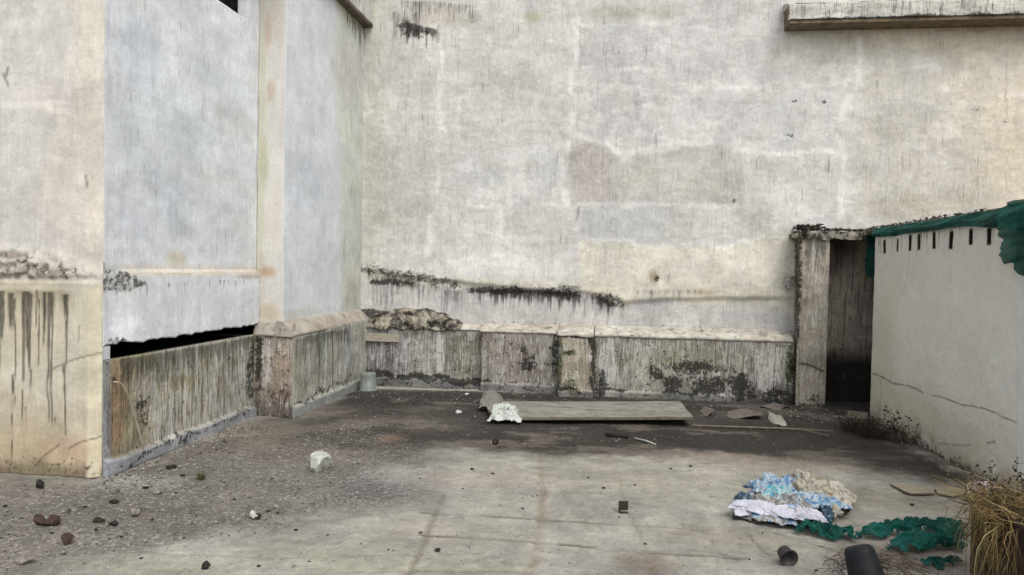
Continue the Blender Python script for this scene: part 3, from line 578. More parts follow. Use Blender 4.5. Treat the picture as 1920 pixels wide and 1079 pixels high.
s.add(5 - 0, s.line([(800, 268), (812, 264), (822, 258)], 1.4, .03), .3); s.add(5, B_(1376, 377, 3.5, 4, .3), .7); s.add(5, s.line([(1085, 388), (1082, 412)], 2, .01), .45)
s.add(2, B_(1478, 530, 14, 22, .6), .5); s.add(2, B_(1230, 524, 8, 8, .5), .6)
for p in [(1490, 190), (1545, 192), (1885, 228), (1690, 250), (1480, 255), (1830, 205)]: s.add(2, B_(p[0], p[1], 8, 4, .6), .5)
s.add(0, s.drips([(1510, 440), (1640, 430), (1900, 400)], 10, 24, 17), .0)
s.add(2, PL([(1498, 440), (1515, 428), (1660, 430), (1900, 392), (1900, 405), (1650, 450), (1500, 470)], .03, .03), .6)
s.add(2, PL([(1488, 455), (1505, 445), (1502, 640), (1490, 640)], .02, .02), .55)
s.A[:, 0] = np.maximum(s.A[:, 0], .1)
scrape(s, 1.)
s.D += (fbm(s.U * .9, s.V * .9, 4, 2) - .5) * .045 + (fbm(s.U * 7, s.V * 7, 3, 22) - .5) * .008
s.rect_hole(2.45, 10, 0, 2.05)
into(s.build('wall', M_main, None, .3), BB)
# sunshade slab at the upper right
s = Surf('y', 9.42, rng_(2.05, 5.2, .025) + [7, 9], rng_(4.70, 4.89, .012), tone=(198, 194, 184)); s.add(2, .2); s.add(2, 1 - sst(4.70, 4.75, s.V + s.wv * .03), .66); s.add(0, .35); scrape(s, 1.2); s.D = (fbm(s.U * 4, s.V * 8, 4, 32) - .5) * .05
s.tint(s.blob(1700, 25, 160, 12, .6), (186, 186, 184), .6)
M_slab = plaster('slab_render', brush=.08, big=.2, fine=.15, off=41)
sl = into(s.build('sunshade', M_slab, None, .02), BB)
cap_y(2.055, 9, 9.75, 9.43, 4.98, 4.90, .01, simple('slab_top', col(196, 192, 182), col(160, 156, 148), 9), 'sunshade_top', BB, step=.12, amp=.01, sub=3)
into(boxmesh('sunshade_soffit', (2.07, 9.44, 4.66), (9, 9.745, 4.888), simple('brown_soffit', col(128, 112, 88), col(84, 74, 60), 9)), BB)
# plinth: four stretches + skirting
def plinth(y, x0, x1, tone, mods, skz=.11, root=BB, res=.012, seed=0, skd=.03, z1=.80):
    s = Surf('y', y, rng_(x0, x1, res), rng_(0, z1, res), tone=tone)
    sk = 1 - sst(skz - .012, skz + .012, s.V + s.wv * .012)
    s.tint(sk, (124, 124, 122), .9); s.add(2, (1 - sst(.0, .045, np.abs(s.V - skz - .015 + s.wv * .03))) * (.5 + .5 * sst(.35, .6, fbm(s.U * 3, s.U * 0, 3, seed))), .8)
    s.add(2, sk, .4); s.add(0, .32 * (1 - sk)); s.add(1, .36 * (1 - sk)); s.add(2, .31 * (1 - sk)); s.add(3, .16 * (1 - sk)); s.add(0, sst(.6, .8, s.V + s.wv * .1) * .42 * (1 - sk)); s.tint(s.blob(1200, 690, 100, 60, .8), (150, 146, 122), .3)
    n_ = fbm(s.U * 5, s.V * 3, 4, seed + 40); s.T = s.T * (1 + .35 * (n_ - .5))[:, None]
    RW = random.Random(seed); sp_ = (x1 - x0)
    for k in range(int(26 * sp_)):
        px_ = 0; u_ = RW.uniform(x0, x1); v_ = RW.uniform(.45, .8); l_ = RW.uniform(.08, .5); w_ = RW.uniform(.003, .009); t_ = np.clip((v_ - s.V) / l_, 0, 1)
        m_ = (1 - sst(w_ * .4, w_ * 1.6, np.abs(s.U - u_ + s.wu * .006))) * (s.V < v_) * (s.V > v_ - l_) * (1 - t_ * .5) * sst(.3, .5, fbm(s.U * 60, s.V * 14, 3, k))
        if k % 2: s.B[:, 2] = np.maximum(s.B[:, 2], m_ * RW.uniform(.15, .6))
        else: s.tint(m_, (216, 213, 202), RW.uniform(.3, .85))
    mods(s); s.D += skd * sk + (fbm(s.U * 6, s.V * 6, 3, seed) - .5) * .012
    return into(s.build('plinth', M_run, None, .35), root)
def mL(s):
    s.add(1, s.blob(825, 660, 8, 42, .5), .95); s.add(1, s.blob(770, 660, 50, 40, .7), .45); s.tint(s.blob(880, 660, 40, 50, .4), (134, 128, 106), .7); s.tint(s.blob(730, 660, 50, 50, .5), (122, 116, 118), .6); s.tint(s.blob(680, 640, 30, 60, .5), (112, 112, 114), .6); s.add(2, s.line([(690, 694), (730, 706), (900, 716)], 7, .06, .9), .8)
plinth(9.6, -3.4, -1.672, (152, 148, 140), mL, seed=2)
def mM(s):
    s.add(2, s.blob(990, 684, 20, 16, .8), .75); s.add(2, s.blob(980, 662, 10, 24, .8), .55); s.tint(s.blob(990, 680, 40, 34, .6), (112, 98, 92), .7); s.add(2, s.blob(1040, 660, 8, 60, .5), .55); s.tint(s.blob(940, 650, 40, 30, .6), (148, 138, 124), .6)
plinth(9.5, -1.668, -.66, (154, 148, 139), mM, seed=4)
def mP(s):
    s.tint(s.blob(1075, 690, 26, 50, .4), (172, 162, 138), .8); s.add(2, s.line([(1050, 628), (1115, 630)], 6, .02), .8); s.add(2, s.line([(1108, 635), (1118, 660), (1112, 690), (1116, 740)], 7, .04), .85); s.add(4, s.blob(1068, 662, 14, 6, .6), .7); s.add(4, s.blob(1072, 722, 10, 14, .5), .6); s.add(4, s.blob(1050, 680, 5, 60, .5), .7)
plinth(9.33, -.645, -.20, (172, 164, 146), mP, skz=.09, seed=6)
def mR(s):
    for b in [(1260, 722, 18, 20), (1330, 725, 30, 22), (1385, 725, 22, 26), (1230, 700, 14, 14), (1300, 690, 50, 12)]: s.add(2, s.blob(b[0], b[1], b[2] * 1.4, b[3] * 1.25, .8), .72)
    s.add(2, s.blob(1320, 705, 110, 40, .7), .5); s.add(1, s.blob(1140, 680, 16, 60, .6), .8); s.add(1, s.blob(1440, 690, 34, 60, .6), .55); s.add(1, s.blob(1200, 660, 60, 30, .7), .5); s.add(2, s.blob(1128, 720, 10, 30, .6), .7); s.tint(s.blob(1280, 670, 120, 30, .7), (150, 146, 122), .6); s.add(4, s.blob(1480, 690, 8, 60, .5), .6)
    s.tint(s.blob(1440, 740, 50, 30, .5), (92, 86, 80), .7)
    s.add(2, s.blob(1455, 745, 40, 20, .5), .6)
plinth(9.47, -.197, 2.245, (156, 152, 142), mR, skz=.075, seed=8)
cap_y(-3.38, -1.95, 9.75, 9.575, 1.04, .80, .03, M_capdark, 'mouldy_coping', BB, amp=.022, seed=11, bulge=.8, ends=.5, step=.02, sub=9)
cap_y(-1.98, -1.672, 9.75, 9.585, .86, .80, .02, M_cap, 'coping', BB, amp=.006, seed=12)
cap_y(-1.69, -.65, 9.75, 9.485, .885, .80, .025, M_cap, 'coping', BB, amp=.007, seed=13)
cap_y(-.66, -.19, 9.75, 9.315, .90, .80, .03, M_cap, 'coping', BB, amp=.01, seed=14)
cap_y(-.20, 2.25, 9.75, 9.455, .90, .80, .03, M_cap, 'coping', BB, amp=.006, seed=15)

# ================================================================== DOORWAY NICHE
DN = thing('doorway', 'dark open doorway between a streaked pillar and the white outbuilding', 'doorway', (2.7, 9.36, 0))
s = Surf('y', 9.36, rng_(2.25, 2.595, .01), rng_(0, 2.06, .012), tone=(166, 158, 144))
s.tint(s.blob(1525, 600, 16, 60, .6), (172, 164, 148), .6); s.tint(s.blob(1505, 500, 12, 60, .6), (140, 130, 116), .6)
s.add(0, .3); s.add(1, .3); s.add(2, .2); s.add(0, s.drips([(1500, 450), (1555, 450)], 140, 24, 4), .75); s.add(2, s.blob(1498, 540, 7, 120, .6), .6); s.add(2, 1 - sst(0, .12, s.V), .6); s.add(2, s.blob(1522, 747, 22, 8, .5), .6)
s.add(5, s.line([(1500, 682), (1520, 685), (1545, 697)], 2, .02), .8); s.D = (fbm(s.U * 5, s.V * 5, 4, 3) - .5) * .03
into(s.build('pillar', M_run, None, .5), DN)
s = Surf('y', 9.9, rng_(2.3, 3.5, .015), rng_(0, 2.3, .015), tone=(182, 170, 154))
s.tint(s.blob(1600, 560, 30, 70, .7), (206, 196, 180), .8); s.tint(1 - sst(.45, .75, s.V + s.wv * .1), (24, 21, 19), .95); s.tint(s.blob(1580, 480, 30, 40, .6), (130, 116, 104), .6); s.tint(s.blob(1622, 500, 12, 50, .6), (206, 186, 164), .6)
s.add(0, .4); s.add(2, .2)
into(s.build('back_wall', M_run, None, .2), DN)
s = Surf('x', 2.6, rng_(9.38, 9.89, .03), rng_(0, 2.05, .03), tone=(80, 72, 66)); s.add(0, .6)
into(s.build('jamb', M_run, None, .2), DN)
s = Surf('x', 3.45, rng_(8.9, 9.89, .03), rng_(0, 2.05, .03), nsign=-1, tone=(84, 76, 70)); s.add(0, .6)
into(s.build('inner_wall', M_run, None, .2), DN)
lint = cap_y(2.24, 3.55, 9.75, 9.34, 2.16, 2.13, .09, M_capdark, 'lintel', DN, step=.02, amp=.012, seed=31, sub=7)
into(boxmesh('ceiling_slab', (2.2, 9.37, 2.058), (3.6, 10.3, 2.11), M_capdark), DN)

# ================================================================== WHITE OUTBUILDING
OB = thing('outbuilding', 'low outbuilding with smooth off-white wall and a row of small weep holes on the right', 'outbuilding', (2.95, 8.9, 0))
XW = 2.95
s = Surf('x', XW, rng_(-2, 3, .5)[:-1] + rng_(3.0, 5.3, .03)[:-1] + rng_(5.3, 8.86, .0125), rng_(0, 2.085, .0125), nsign=-1, tone=(223, 221, 213))
s.tint(sst(1.2, 2.1, s.V + s.wv * .1), (200, 197, 186), .5)
s.tint(s.poly([(1640, 560), (1680, 520), (1680, 760), (1630, 780)], .25, .1), (206, 203, 182), .7)
s.tint((1 - sst(.3, .75, s.V + s.wv * .1)) * sst(4, 7, s.U), (204, 196, 178), .7); s.tint(s.blob(1700, 770, 60, 30, .6), (210, 203, 182), .6); s.tint(s.blob(1800, 820, 60, 30, .6), (198, 192, 178), .6)
s.tint(s.poly([(1904, 380), (2000, 380), (2000, 920), (1912, 920)], .012, .004), (216, 217, 214), .8)
s.add(2, (1 - sst(0, .16, s.V + s.wv * .05)), .6); s.add(2, s.blob(1660, 780, 20, 30, .6), .4); s.tint((1 - sst(0, .28, s.V + s.wv * .12)) * sst(.4, .6, fbm(s.U * 3, s.V * 3, 4, 7)), (150, 140, 118), .8); s.add(0, s.drips([(1645, 448), (1890, 405)], 90, 12, 31) * .8, .4); s.tint(sst(.55, .75, fbm(s.U * 1.3, s.V * 1.3, 5, 44, .6)), (200, 197, 185), .4)
def crk(pts, wd, k): s.B[:, 2] = np.maximum(s.B[:, 2], s.line(pts, wd, .02, .6) * k * (.5 + .7 * fbm(s.U * 30, s.V * 30, 2, 5)))
crk([(1636, 702), (1652, 706), (1680, 719), (1705, 723), (1732, 738)], 1.4, .8); crk([(1750, 744), (1775, 748), (1800, 758), (1835, 762), (1870, 778), (1908, 792)], 1.4, .75); crk([(1652, 708), (1655, 740), (1652, 765)], 1.5, .5)
crk([(1706, 474), (1704, 500), (1702, 520)], 1.4, .4); crk([(1784, 500), (1782, 550)], 1.2, .25); crk([(1690, 555), (1700, 530)], 1.4, .3); crk([(1760, 832), (1800, 834), (1822, 834)], 1.8, .4); crk([(1854, 830), (1868, 828)], 2.4, .6)
s.D = (fbm(s.U * .8, s.V * .8, 3, 3) - .5) * .03 * sst(8.86, 8.6, s.U) + .008 * s.poly([(1904, 380), (2000, 380), (2000, 920), (1912, 920)], .01, 0)
scrape(s, .12)
M_white = plaster('off_white_paint', pits=.12, brush=.02, big=.07, fine=.04, off=51, rough=.7, bump=.3)
slots = [(1660, 453, 474), (1684, 450, 470), (1708, 443, 469), (1725, 441, 466), (1754, 437, 466), (1785, 437, 466), (1821, 432, 457), (1858, 429, 457)]
HO = []
for px, a, b in slots:
    p = on('x', XW, px, a); q = on('x', XW, px, b); wd = .017 if px in (1684, 1725) else .023
    HO.append((p.y - wd, p.y + wd, q.z, p.z)); s.rect_hole(*HO[-1]); h_ = HO[-1]; s.B[:, 2] = np.maximum(s.B[:, 2], (s.U > h_[0] - .012) & (s.U < h_[1] + .012) & (s.V > h_[2] - .012) & (s.V < h_[3] + .012))  # rim and hole sides painted black as the shade inside
into(s.build('wall', M_white, None, .22), OB)
for h in HO:
    into(boxmesh('weep_hole', (XW + .014, h[0] - .02, h[2] - .02), (XW + .2, h[1] + .02, h[3] + .02), M_black), OB)  # black plugs stand in for the shade inside the holes
into(boxmesh('end_wall', (XW + .004, 8.74, 0), (9, 8.858, 2.08), simple('grimy_end', col(150, 142, 124), col(110, 100, 88), 6)), OB)
into(boxmesh('roof_slab', (XW + .012, -2, 2.09), (9, 9.33, 2.15), M_capdark), OB)
s = Surf('x', XW - .16, rng_(3, 8.7, .03), [-.05, .0, .03], nsign=-1, tone=(98, 90, 78)); 

# rubble (uncountable) along the lintel and roof edge, grit on the floor
def chips(name, pts, sizes, mats, label, cat, kind='stuff', flat=.6, seed=0):
    r = np.random.RandomState(seed); base = np.array([(1, 0, 0), (-1, 0, 0), (0, 1, 0), (0, -1, 0), (0, 0, 1), (0, 0, -1)], float)
    F = [(0, 2, 4), (2, 1, 4), (1, 3, 4), (3, 0, 4), (2, 0, 5), (1, 2, 5), (3, 1, 5), (0, 3, 5)]
    n = len(pts); vs_ = np.zeros((n, 6, 3)); fs = []
    for i in range(n):
        b = base * (r.rand(6, 1) * .8 + .5) * sizes[i]; b += r.randn(6, 3) * .12 * sizes[i]; b[:, 2] *= flat; a = r.rand() * 6.3; c, s_ = math.cos(a), math.sin(a)
        x = b[:, 0] * c - b[:, 1] * s_; y = b[:, 0] * s_ + b[:, 1] * c; b[:, 0], b[:, 1] = x, y
        vs_[i] = b + np.array(pts[i])
        fs += [tuple(i * 6 + k for k in f) for f in F]
    me = bpy.data.meshes.new(name); me.from_pydata(vs_.reshape(-1, 3).tolist(), [], fs); me.update()
    for m in mats: me.materials.append(m)
    if len(mats) > 1: me.polygons.foreach_set('material_index', np.repeat(r.randint(0, len(mats), n), 8).astype(np.int32))
    o = link(name, me); tag(o, label, cat, None, kind); return o
M_ch = [simple('grit_pale', col(176, 172, 160), col(140, 134, 122), 30), simple('grit_grey', col(120, 112, 104), col(90, 84, 76), 30), simple('grit_dark', col(60, 54, 48), col(40, 36, 32), 30)]
pts = []; sz = []
for i in range(420):
    x = random.uniform(2.24, 3.5); y = random.uniform(9.35, 9.72); 
    if x < 2.5 or random.random() < .5: pts.append((x, y, 2.155 + (.07 * random.random() if x < 2.55 else .015 * random.random()))); sz.append(random.uniform(.012, .036))
for i in range(500):
    x = random.uniform(2.96, 3.3); y = random.uniform(6.5, 9.3); pts.append((x, y, 2.155 + random.random() * .02)); sz.append(random.uniform(.006, .022))
chips('rubble', pts, sz, [M_ch[1], M_ch[2], M_ch[2], M_ch[2]], 'crumbled mortar and dirt along the top of the doorway and outbuilding roof edge', 'rubble', seed=3)
pts = []; sz = []
def region_pts(n, poly, zmax=.004, s0=.0025, s1=.008):
    P = [at(*p) for p in poly]; k = 0
    xs = [p.x for p in P]; ys = [p.y for p in P]
    while k < n:
        x, y = random.uniform(min(xs), max(xs)), random.uniform(min(ys), max(ys)); c = False
        for i in range(len(P)):
            a, b = P[i], P[i - 1]
            if (a.y > y) != (b.y > y) and x < (b.x - a.x) * (y - a.y) / (b.y - a.y) + a.x: c = not c
        if c: pts.append((x, y, gz(x, y) + .001)); sz.append(s0 + (s1 - s0) * random.random() ** 3); k += 1
def gz(x, y):
    iu = np.searchsorted(g.us, x); iv = np.searchsorted(g.vs, y); return float(g.D[min(iv, len(g.vs) - 1) * len(g.us) + min(iu, len(g.us) - 1)])
region_pts(5200, [(-150, 1100), (-150, 900), (190, 897), (480, 790), (700, 745), (860, 860), (780, 960), (480, 1000), (150, 1079)])
region_pts(1600, [(190, 900), (190, 945), (520, 805), (480, 788)], s1=.013); region_pts(2200, [(0, 930), (400, 900), (760, 900), (500, 1000), (0, 1060)], s1=.010); region_pts(900, [(660, 732), (1050, 744), (1480, 760), (1480, 772), (660, 748)], s1=.016); region_pts(700, [(195, 893), (480, 785), (480, 795), (200, 915)], s1=.015); region_pts(260, [(1640, 800), (1660, 800), (1850, 915), (1800, 915)], s1=.014); region_pts(500, [(1480, 762), (1640, 775), (1650, 805), (1480, 790)], s1=.02)
region_pts(1200, [(0, 1100), (400, 1000), (1000, 870), (1700, 900), (1700, 1100)], s1=.006)
region_pts(900, [(650, 742), (1500, 768), (1640, 800), (1500, 840), (800, 840)], s1=.012)
chips('grit', pts, sz, M_ch + [M_ch[1]], 'loose grit and small chips of mortar strewn over the concrete floor', 'grit', seed=5)


# ================================================================== STONES
import bmesh
def rockmesh(name, sx, sy, sz_, seed, mat, sub=3, rough=.25, facet=True):
    bm = bmesh.new(); bmesh.ops.create_icosphere(bm, subdivisions=sub, radius=1); r = random.Random(seed)
    pl = [(Vector((r.gauss(0, 1), r.gauss(0, 1), r.gauss(0, .8))).normalized(), r.uniform(.42, .8)) for _ in range(13)]
    for v in bm.verts:
        p = v.co.copy()
        for n_, d in pl:
            k = p.dot(n_) - d
            if k > 0: p -= n_ * k
        q = p * 3 + Vector((seed, seed * 2, 0)); f = float(fbm(np.array([q.x + q.z]), np.array([q.y - q.z * .7]), 3, seed)[0]) - .5
        p *= 1 + f * rough; v.co = Vector((p.x * sx, p.y * sy, p.z * sz_))
    mz = min(v.co.z for v in bm.verts)
    for v in bm.verts: v.co.z -= mz * .8
    me = bpy.data.meshes.new(name); bm.to_mesh(me); bm.free(); me.materials.append(mat)
    if sub > 1: me.polygons.foreach_set('use_smooth', [not facet] * len(me.polygons))
    return me
M_stw = simple('pale_concrete_lump', col(196, 198, 190), col(150, 150, 142), 26, c3=col(96, 100, 92), sc3=60, bump=.8)
M_std = simple('dark_clod', col(52, 44, 40), col(32, 28, 26), 40, bump=.6)
M_brk = simple('broken_red_brick', col(74, 56, 50), col(50, 40, 37), 30, c3=col(176, 150, 140), sc3=40, lo3=.66, hi3=.7, bump=.6)
M_stg = simple('grey_stone', col(150, 144, 134), col(80, 72, 66), 30, bump=.6)
def stone(px, py, wpx, hpx, mat, seed, label, name='stone', cat='stone', group=None, sub=3):
    p = at(px, py + hpx * .35); sc = (p - CAM).length / FPX
    me = rockmesh(name, wpx * sc / 2 * 1.4, wpx * sc / 2 * 1.05, hpx * sc / 2 * 1.5, seed, mat, sub)
    o = link(name, me); o.location = (p.x, p.y, gz(p.x, p.y) - .003); o.rotation_euler[2] = random.uniform(-.5, .5); return tag(o, label, cat, group)
stone(603, 872, 42, 29, M_stw, 5, 'large pale lump of concrete lying on the floor left of the centre', 'concrete_lump', 'concrete lump', sub=4)
stone(476, 969, 20, 13, M_stw, 8, 'small white angular stone with a dark side on the left floor')
stone(483, 971, 10, 12, M_std, 18, 'small dark stone touching the white angular stone')
GB = 'red-brown brick fragments'
stone(75, 982, 20, 14, M_brk, 12, 'left half of the cracked red brick fragment near the left edge', 'brick_fragment', 'brick fragment', GB)
stone(98, 981, 24, 14, M_brk, 13, 'right half of the cracked red brick fragment near the left edge', 'brick_fragment', 'brick fragment', GB)
stone(84, 976, 7, 6, M_stw, 23, 'tiny white chip lying between the two halves of the red brick')
stone(126, 1017, 21, 16, M_brk, 14, 'round red-brown brick lump, nearest the bottom left corner', 'brick_fragment', 'brick fragment', GB)
stone(75, 913, 14, 12, M_std, 15, 'blackish upright clod in front of the drip-stained wall')
stone(252, 966, 19, 11, M_stg, 16, 'brown stone with pale underside on the left gravelly floor')
stone(297, 925, 15, 7, M_stg, 17, 'flat stone with white spots below the stained side wall')
stone(215, 943, 15, 7, M_std, 19, 'flat black stone in the middle of the left floor patch')
stone(187, 977, 19, 8, M_std, 20, 'long black stone, the left one of two beside each other')
stone(213, 984, 14, 8, M_std, 21, 'short black stone, the right one of two beside each other')
stone(928, 833, 14, 8, M_std, 24, 'black scrap with a white corner on the dark floor in front of the board')
stone(922, 832, 4, 5, M_stw, 25, 'tiny white crumb against the black scrap near the board')
stone(45, 1057, 26, 7, M_stg, 26, 'flat grey-brown flake of stone in the bottom left corner')
stone(320, 876, 15, 7, M_std, 27, 'dark stone close to the foot of the stained side wall')
stone(387, 1063, 13, 11, M_std, 28, 'dark round stone near the bottom edge, left of centre')
stone(820, 1034, 11, 7, M_std, 29, 'dark stone beside the slab joint at the bottom centre')
stone(860, 774, 13, 6, M_stw, 44, 'pale flake on the dark floor left of the white plastic bag')
stone(875, 741, 9, 4, M_stw, 45, 'small white flake near the foot of the back plinth')
PG = 'small dark pebbles on the concrete floor'
proto = rockmesh('pebble', 1, 1, .8, 31, M_std, 2); first = True
for k, (px, py, wpx) in enumerate([(10, 951, 9), (130, 957, 6), (160, 950, 7), (273, 917, 11), (343, 892, 9), (345, 1010, 6), (265, 1049, 7), (485, 1060, 9), (555, 994, 9), (503, 960, 8), (521, 963, 7), (672, 872, 7), (510, 897, 6), (788, 898, 6), (885, 881, 9), (924, 889, 8), (980, 955, 7), (1103, 896, 8), (1132, 916, 9), (1190, 910, 6), (789, 999, 8), (676, 1021, 5), (728, 1032, 6), (737, 1034, 5), (1295, 877, 8), (1257, 880, 7), (1210, 1020, 6),
                                   (40, 974, 6), (97, 1002, 7), (180, 996, 8), (120, 1041, 7), (228, 1010, 6), (285, 978, 7), (330, 925, 6), (440, 938, 7), (420, 905, 6), (1007, 930, 6), (1068, 1056, 5), (1480 - 50, 1000, 6), (1709, 949, 9), (1405, 1052, 5), (1530, 1071, 7), (615, 1003, 6), (580, 1052, 6), (868, 918, 5), (998, 932, 5), (640, 835, 5), (560, 820, 6), (420, 830, 8), (700, 800, 6), (1050, 820, 6)]):
    p = at(px, py + 1); sc = (p - CAM).length / FPX * wpx / 2
    o = bpy.data.objects.new('pebble', proto); COL.objects.link(o); o.location = (p.x, p.y, gz(p.x, p.y) - .002)
    o.scale = (sc * random.uniform(.9, 1.4), sc, sc * random.uniform(.6, .9)); o.rotation_euler[2] = random.uniform(0, 6.3)
    tag(o, 'small dark pebble lying loose on the grey concrete floor', 'pebble', PG)

# ================================================================== BOARD, SCRAPS
M_board = simple('weathered_board', col(148, 146, 136), col(116, 113, 104), 3, stretch=(1, 2.5, 1), c3=col(74, 70, 62), sc3=4, lo3=.5, hi3=.66, bump=.2)
M_edge = simple('board_edge', col(86, 78, 66), col(120, 112, 96), 12)
def slab(name, corners, z, th, mat, label=None, cat=None, tilt=None, edge=None, seg=1, group=None, jag=0, parent=None):
    P = [at(px, py, z) for px, py in corners]; c = sum(P, Vector()) / len(P)
    V_ = []
    for i, p in enumerate(P):
        q = P[(i + 1) % len(P)]; k = 1 if not jag else 5
        for j in range(k):
            t = p.lerp(q, j / k)
            if j: t = t + Vector((random.uniform(-jag, jag), random.uniform(-jag, jag), 0))
            V_.append(t)
    n = len(V_); co = [(v - c).to_tuple() for v in V_]; co = [(a, b, 0 if tilt is None else tilt(a, b)) for a, b, _ in co]
    co += [(a, b, d - th) for a, b, d in co]
    me = bpy.data.meshes.new(name); me.from_pydata(co, [], [tuple(range(n)), tuple(range(2 * n - 1, n - 1, -1))] + [(i, n + i, n + (i + 1) % n, (i + 1) % n) for i in range(n)]); me.update()
    bm = bmesh.new(); bm.from_mesh(me); bmesh.ops.recalc_face_normals(bm, faces=bm.faces)
    bm.to_mesh(me); bm.free(); me.materials.append(mat)
    if edge:
        me.materials.append(edge)
        for f in me.polygons:
            if abs(f.normal.z) < .5: f.material_index = 1
    o = link(name, me, parent); o.location = c
    if label: tag(o, label, cat, group)
    return o
BD = thing('board', 'long pale weathered board lying flat on the dark floor before the back wall', 'board', at(1120, 790))
o = slab('panel', [(905, 750), (1274, 756), (1299, 786), (925, 780)], .085, .028, M_board, edge=M_edge, jag=.008, tilt=lambda a, b: .012 * math.sin(a * 1.7) + (.01 if a > 1 else 0)); o.parent = BD; o.location -= BD.location
for px in (990, 1240):
    q = boxmesh('batten', (-.03, -.2, 0), (.03, .2, .056), M_edge, BD); p = at(px, 772, .0); q.location = (p.x - BD.location.x, p.y + .12 - BD.location.y, 0)
M_card = simple('grey_cardboard', col(120, 112, 104), col(92, 84, 78), 10); M_pap = simple('dirty_paper', col(168, 164, 154), col(136, 130, 120), 16)
tag(tube('stick', [at(1296, 798, .02), at(1380, 801, .018), at(1470, 804, .016), at(1562, 809, .012)], .011, simple('grey_wood', col(130, 120, 104), col(96, 86, 74), 20)), 'long thin wooden stick lying on the floor right of the board', 'stick')
tag(tube('stick', [at(1500, 806, .012), at(1530, 812, .01), at(1556, 818, .008)], .007, M_edge), 'short dark twig beside the far end of the long stick', 'stick')
tag(tube('stick', [at(1136, 815, .02), at(1178, 819, .02)], .022, M_std), 'short thick black stick on the dark floor in front of the board', 'stick')
tag(tube('stick', [at(1190, 822, .012), at(1212, 827, .012), at(1229, 834, .008)], .008, M_stw), 'short pale stick next to the thick black stick', 'stick')
slab('cardboard', [(1345, 768), (1388, 768), (1432, 780), (1425, 784), (1360, 780)], .03, .006, M_card, 'flattened grey cardboard on the floor right of the board', 'cardboard', tilt=lambda a, b: .03 * math.sin(a * 9), jag=.01)
slab('paper_scrap', [(1440, 776), (1458, 778), (1476, 794), (1462, 796), (1444, 787)], .03, .004, M_pap, 'pale torn paper scrap beside the grey cardboard', 'paper scrap', tilt=lambda a, b: .03 * math.sin(a * 19 + b * 9), jag=.01)
slab('paper_scrap', [(1420, 762), (1450, 758), (1485, 762), (1460, 768)], .02, .004, M_card, 'torn grey scrap at the foot of the plinth near the pillar', 'paper scrap', tilt=lambda a, b: .02 * math.sin(a * 19 + b * 9), jag=.01)
slab('paper_scrap', [(1306, 766), (1322, 764), (1340, 776), (1326, 779)], .03, .004, M_card, 'small curled scrap touching the right end of the board', 'paper scrap', tilt=lambda a, b: .04 * math.sin(a * 19), jag=.01)
M_tile = simple('broken_fibre_board', col(158, 150, 130), col(136, 126, 108), 14, c3=col(100, 90, 78), sc3=30)
slab('broken_tile', [(1668, 906), (1690, 908), (1750, 914), (1752, 925), (1706, 925), (1695, 921)], .03, .012, M_tile, 'longer broken piece of flat beige board near the white wall', 'broken board', edge=M_edge, jag=.006, group='broken beige board pieces')
slab('broken_tile', [(1754, 915), (1782, 912), (1812, 920), (1806, 926), (1786, 931), (1757, 924)], .03, .012, M_tile, 'shorter broken piece of flat beige board, touching the longer one', 'broken board', edge=M_edge, jag=.006, group='broken beige board pieces')
# plank in the left back corner
pk = boxmesh('plank', (-.24, -.012, -.055), (.24, .012, .055), simple('pale_plank', col(168, 162, 144), col(140, 134, 118), 8, stretch=(1, 1, 6), c3=col(104, 98, 80)), None, .003)
pk.location = (-3.03, 9.555, .655); pk.rotation_euler = (R(-4), R(.5), 0); tag(pk, 'short pale plank fixed high on the plinth in the left back corner', 'plank')

# ================================================================== ROUND THINGS
def lathe(name, prof, mat, parent=None, seg=28, jit=0, seed=0):
    vs_, fs = [], []; r_ = random.Random(seed)
    for r0, z in prof:
        for k in range(seg):
            a = 2 * math.pi * k / seg; rr = r0 * (1 + jit * math.sin(a * 3 + seed) + jit * .5 * math.sin(a * 5 + z * 9)); vs_.append((rr * math.cos(a), rr * math.sin(a), z))
    for i in range(len(prof) - 1):
        for k in range(seg): fs.append((i * seg + k, i * seg + (k + 1) % seg, (i + 1) * seg + (k + 1) % seg, (i + 1) * seg + k))
    me = bpy.data.meshes.new(name); me.from_pydata(vs_, [], fs); me.update(); return link(name, me, parent, mat, True)
M_bk = simple('cloudy_plastic', col(130, 136, 130), col(104, 108, 104), 10, .45, .15, .4, stretch=(1, 1, .5))
bu = lathe('bucket', [(.0, .235), (.09, .235), (.098, .228), (.1, .2), (.103, .02), (.115, .02), (.116, .004), (.10, .0), (.096, .2), (0, .222)], M_bk, jit=.006)
p = at(690, 733); bu.location = (p.x, p.y, gz(p.x, p.y)); tag(bu, 'grey-green plastic bucket upside down in the left back corner', 'bucket')
M_bp = simple('black_plastic', (.008, .009, .012), (.02, .02, .022), 7, .6, .15, .2, c3=(.06, .055, .045), sc3=5, lo3=.6, hi3=.75)
M_bp2 = simple('dusty_black_plastic', (.018, .018, .018), (.05, .045, .04), 30, .6, .3, .4)
pot = thing('plant_pot', 'large black plastic plant pot turned on its side at the bottom right', 'plant pot', at(1606, 1085) + Vector((0, 0, .10)))
lathe('pot_body', [(0, .226), (.03, .228), (.055, .225), (.068, .215), (.074, .198), (.09, .05), (.092, .03), (.088, .03), (.070, .195), (0, .21)], M_bp, pot, jit=.02)
lathe('rim', [(.091, .035), (.102, .034), (.104, .0), (.097, .0), (.091, .03)], M_bp, pot, jit=.01)
pot.rotation_euler = (R(-16), R(-14), R(0)); pot.location = at(1634, 1112) + Vector((0, 0, .003))
cup = lathe('small_pot', [(0, .075), (.032, .075), (.037, .071), (.046, .008), (.052, .006), (.052, 0), (.044, .0), (.034, .066), (0, .069)], M_bp2, None, 22, .012)
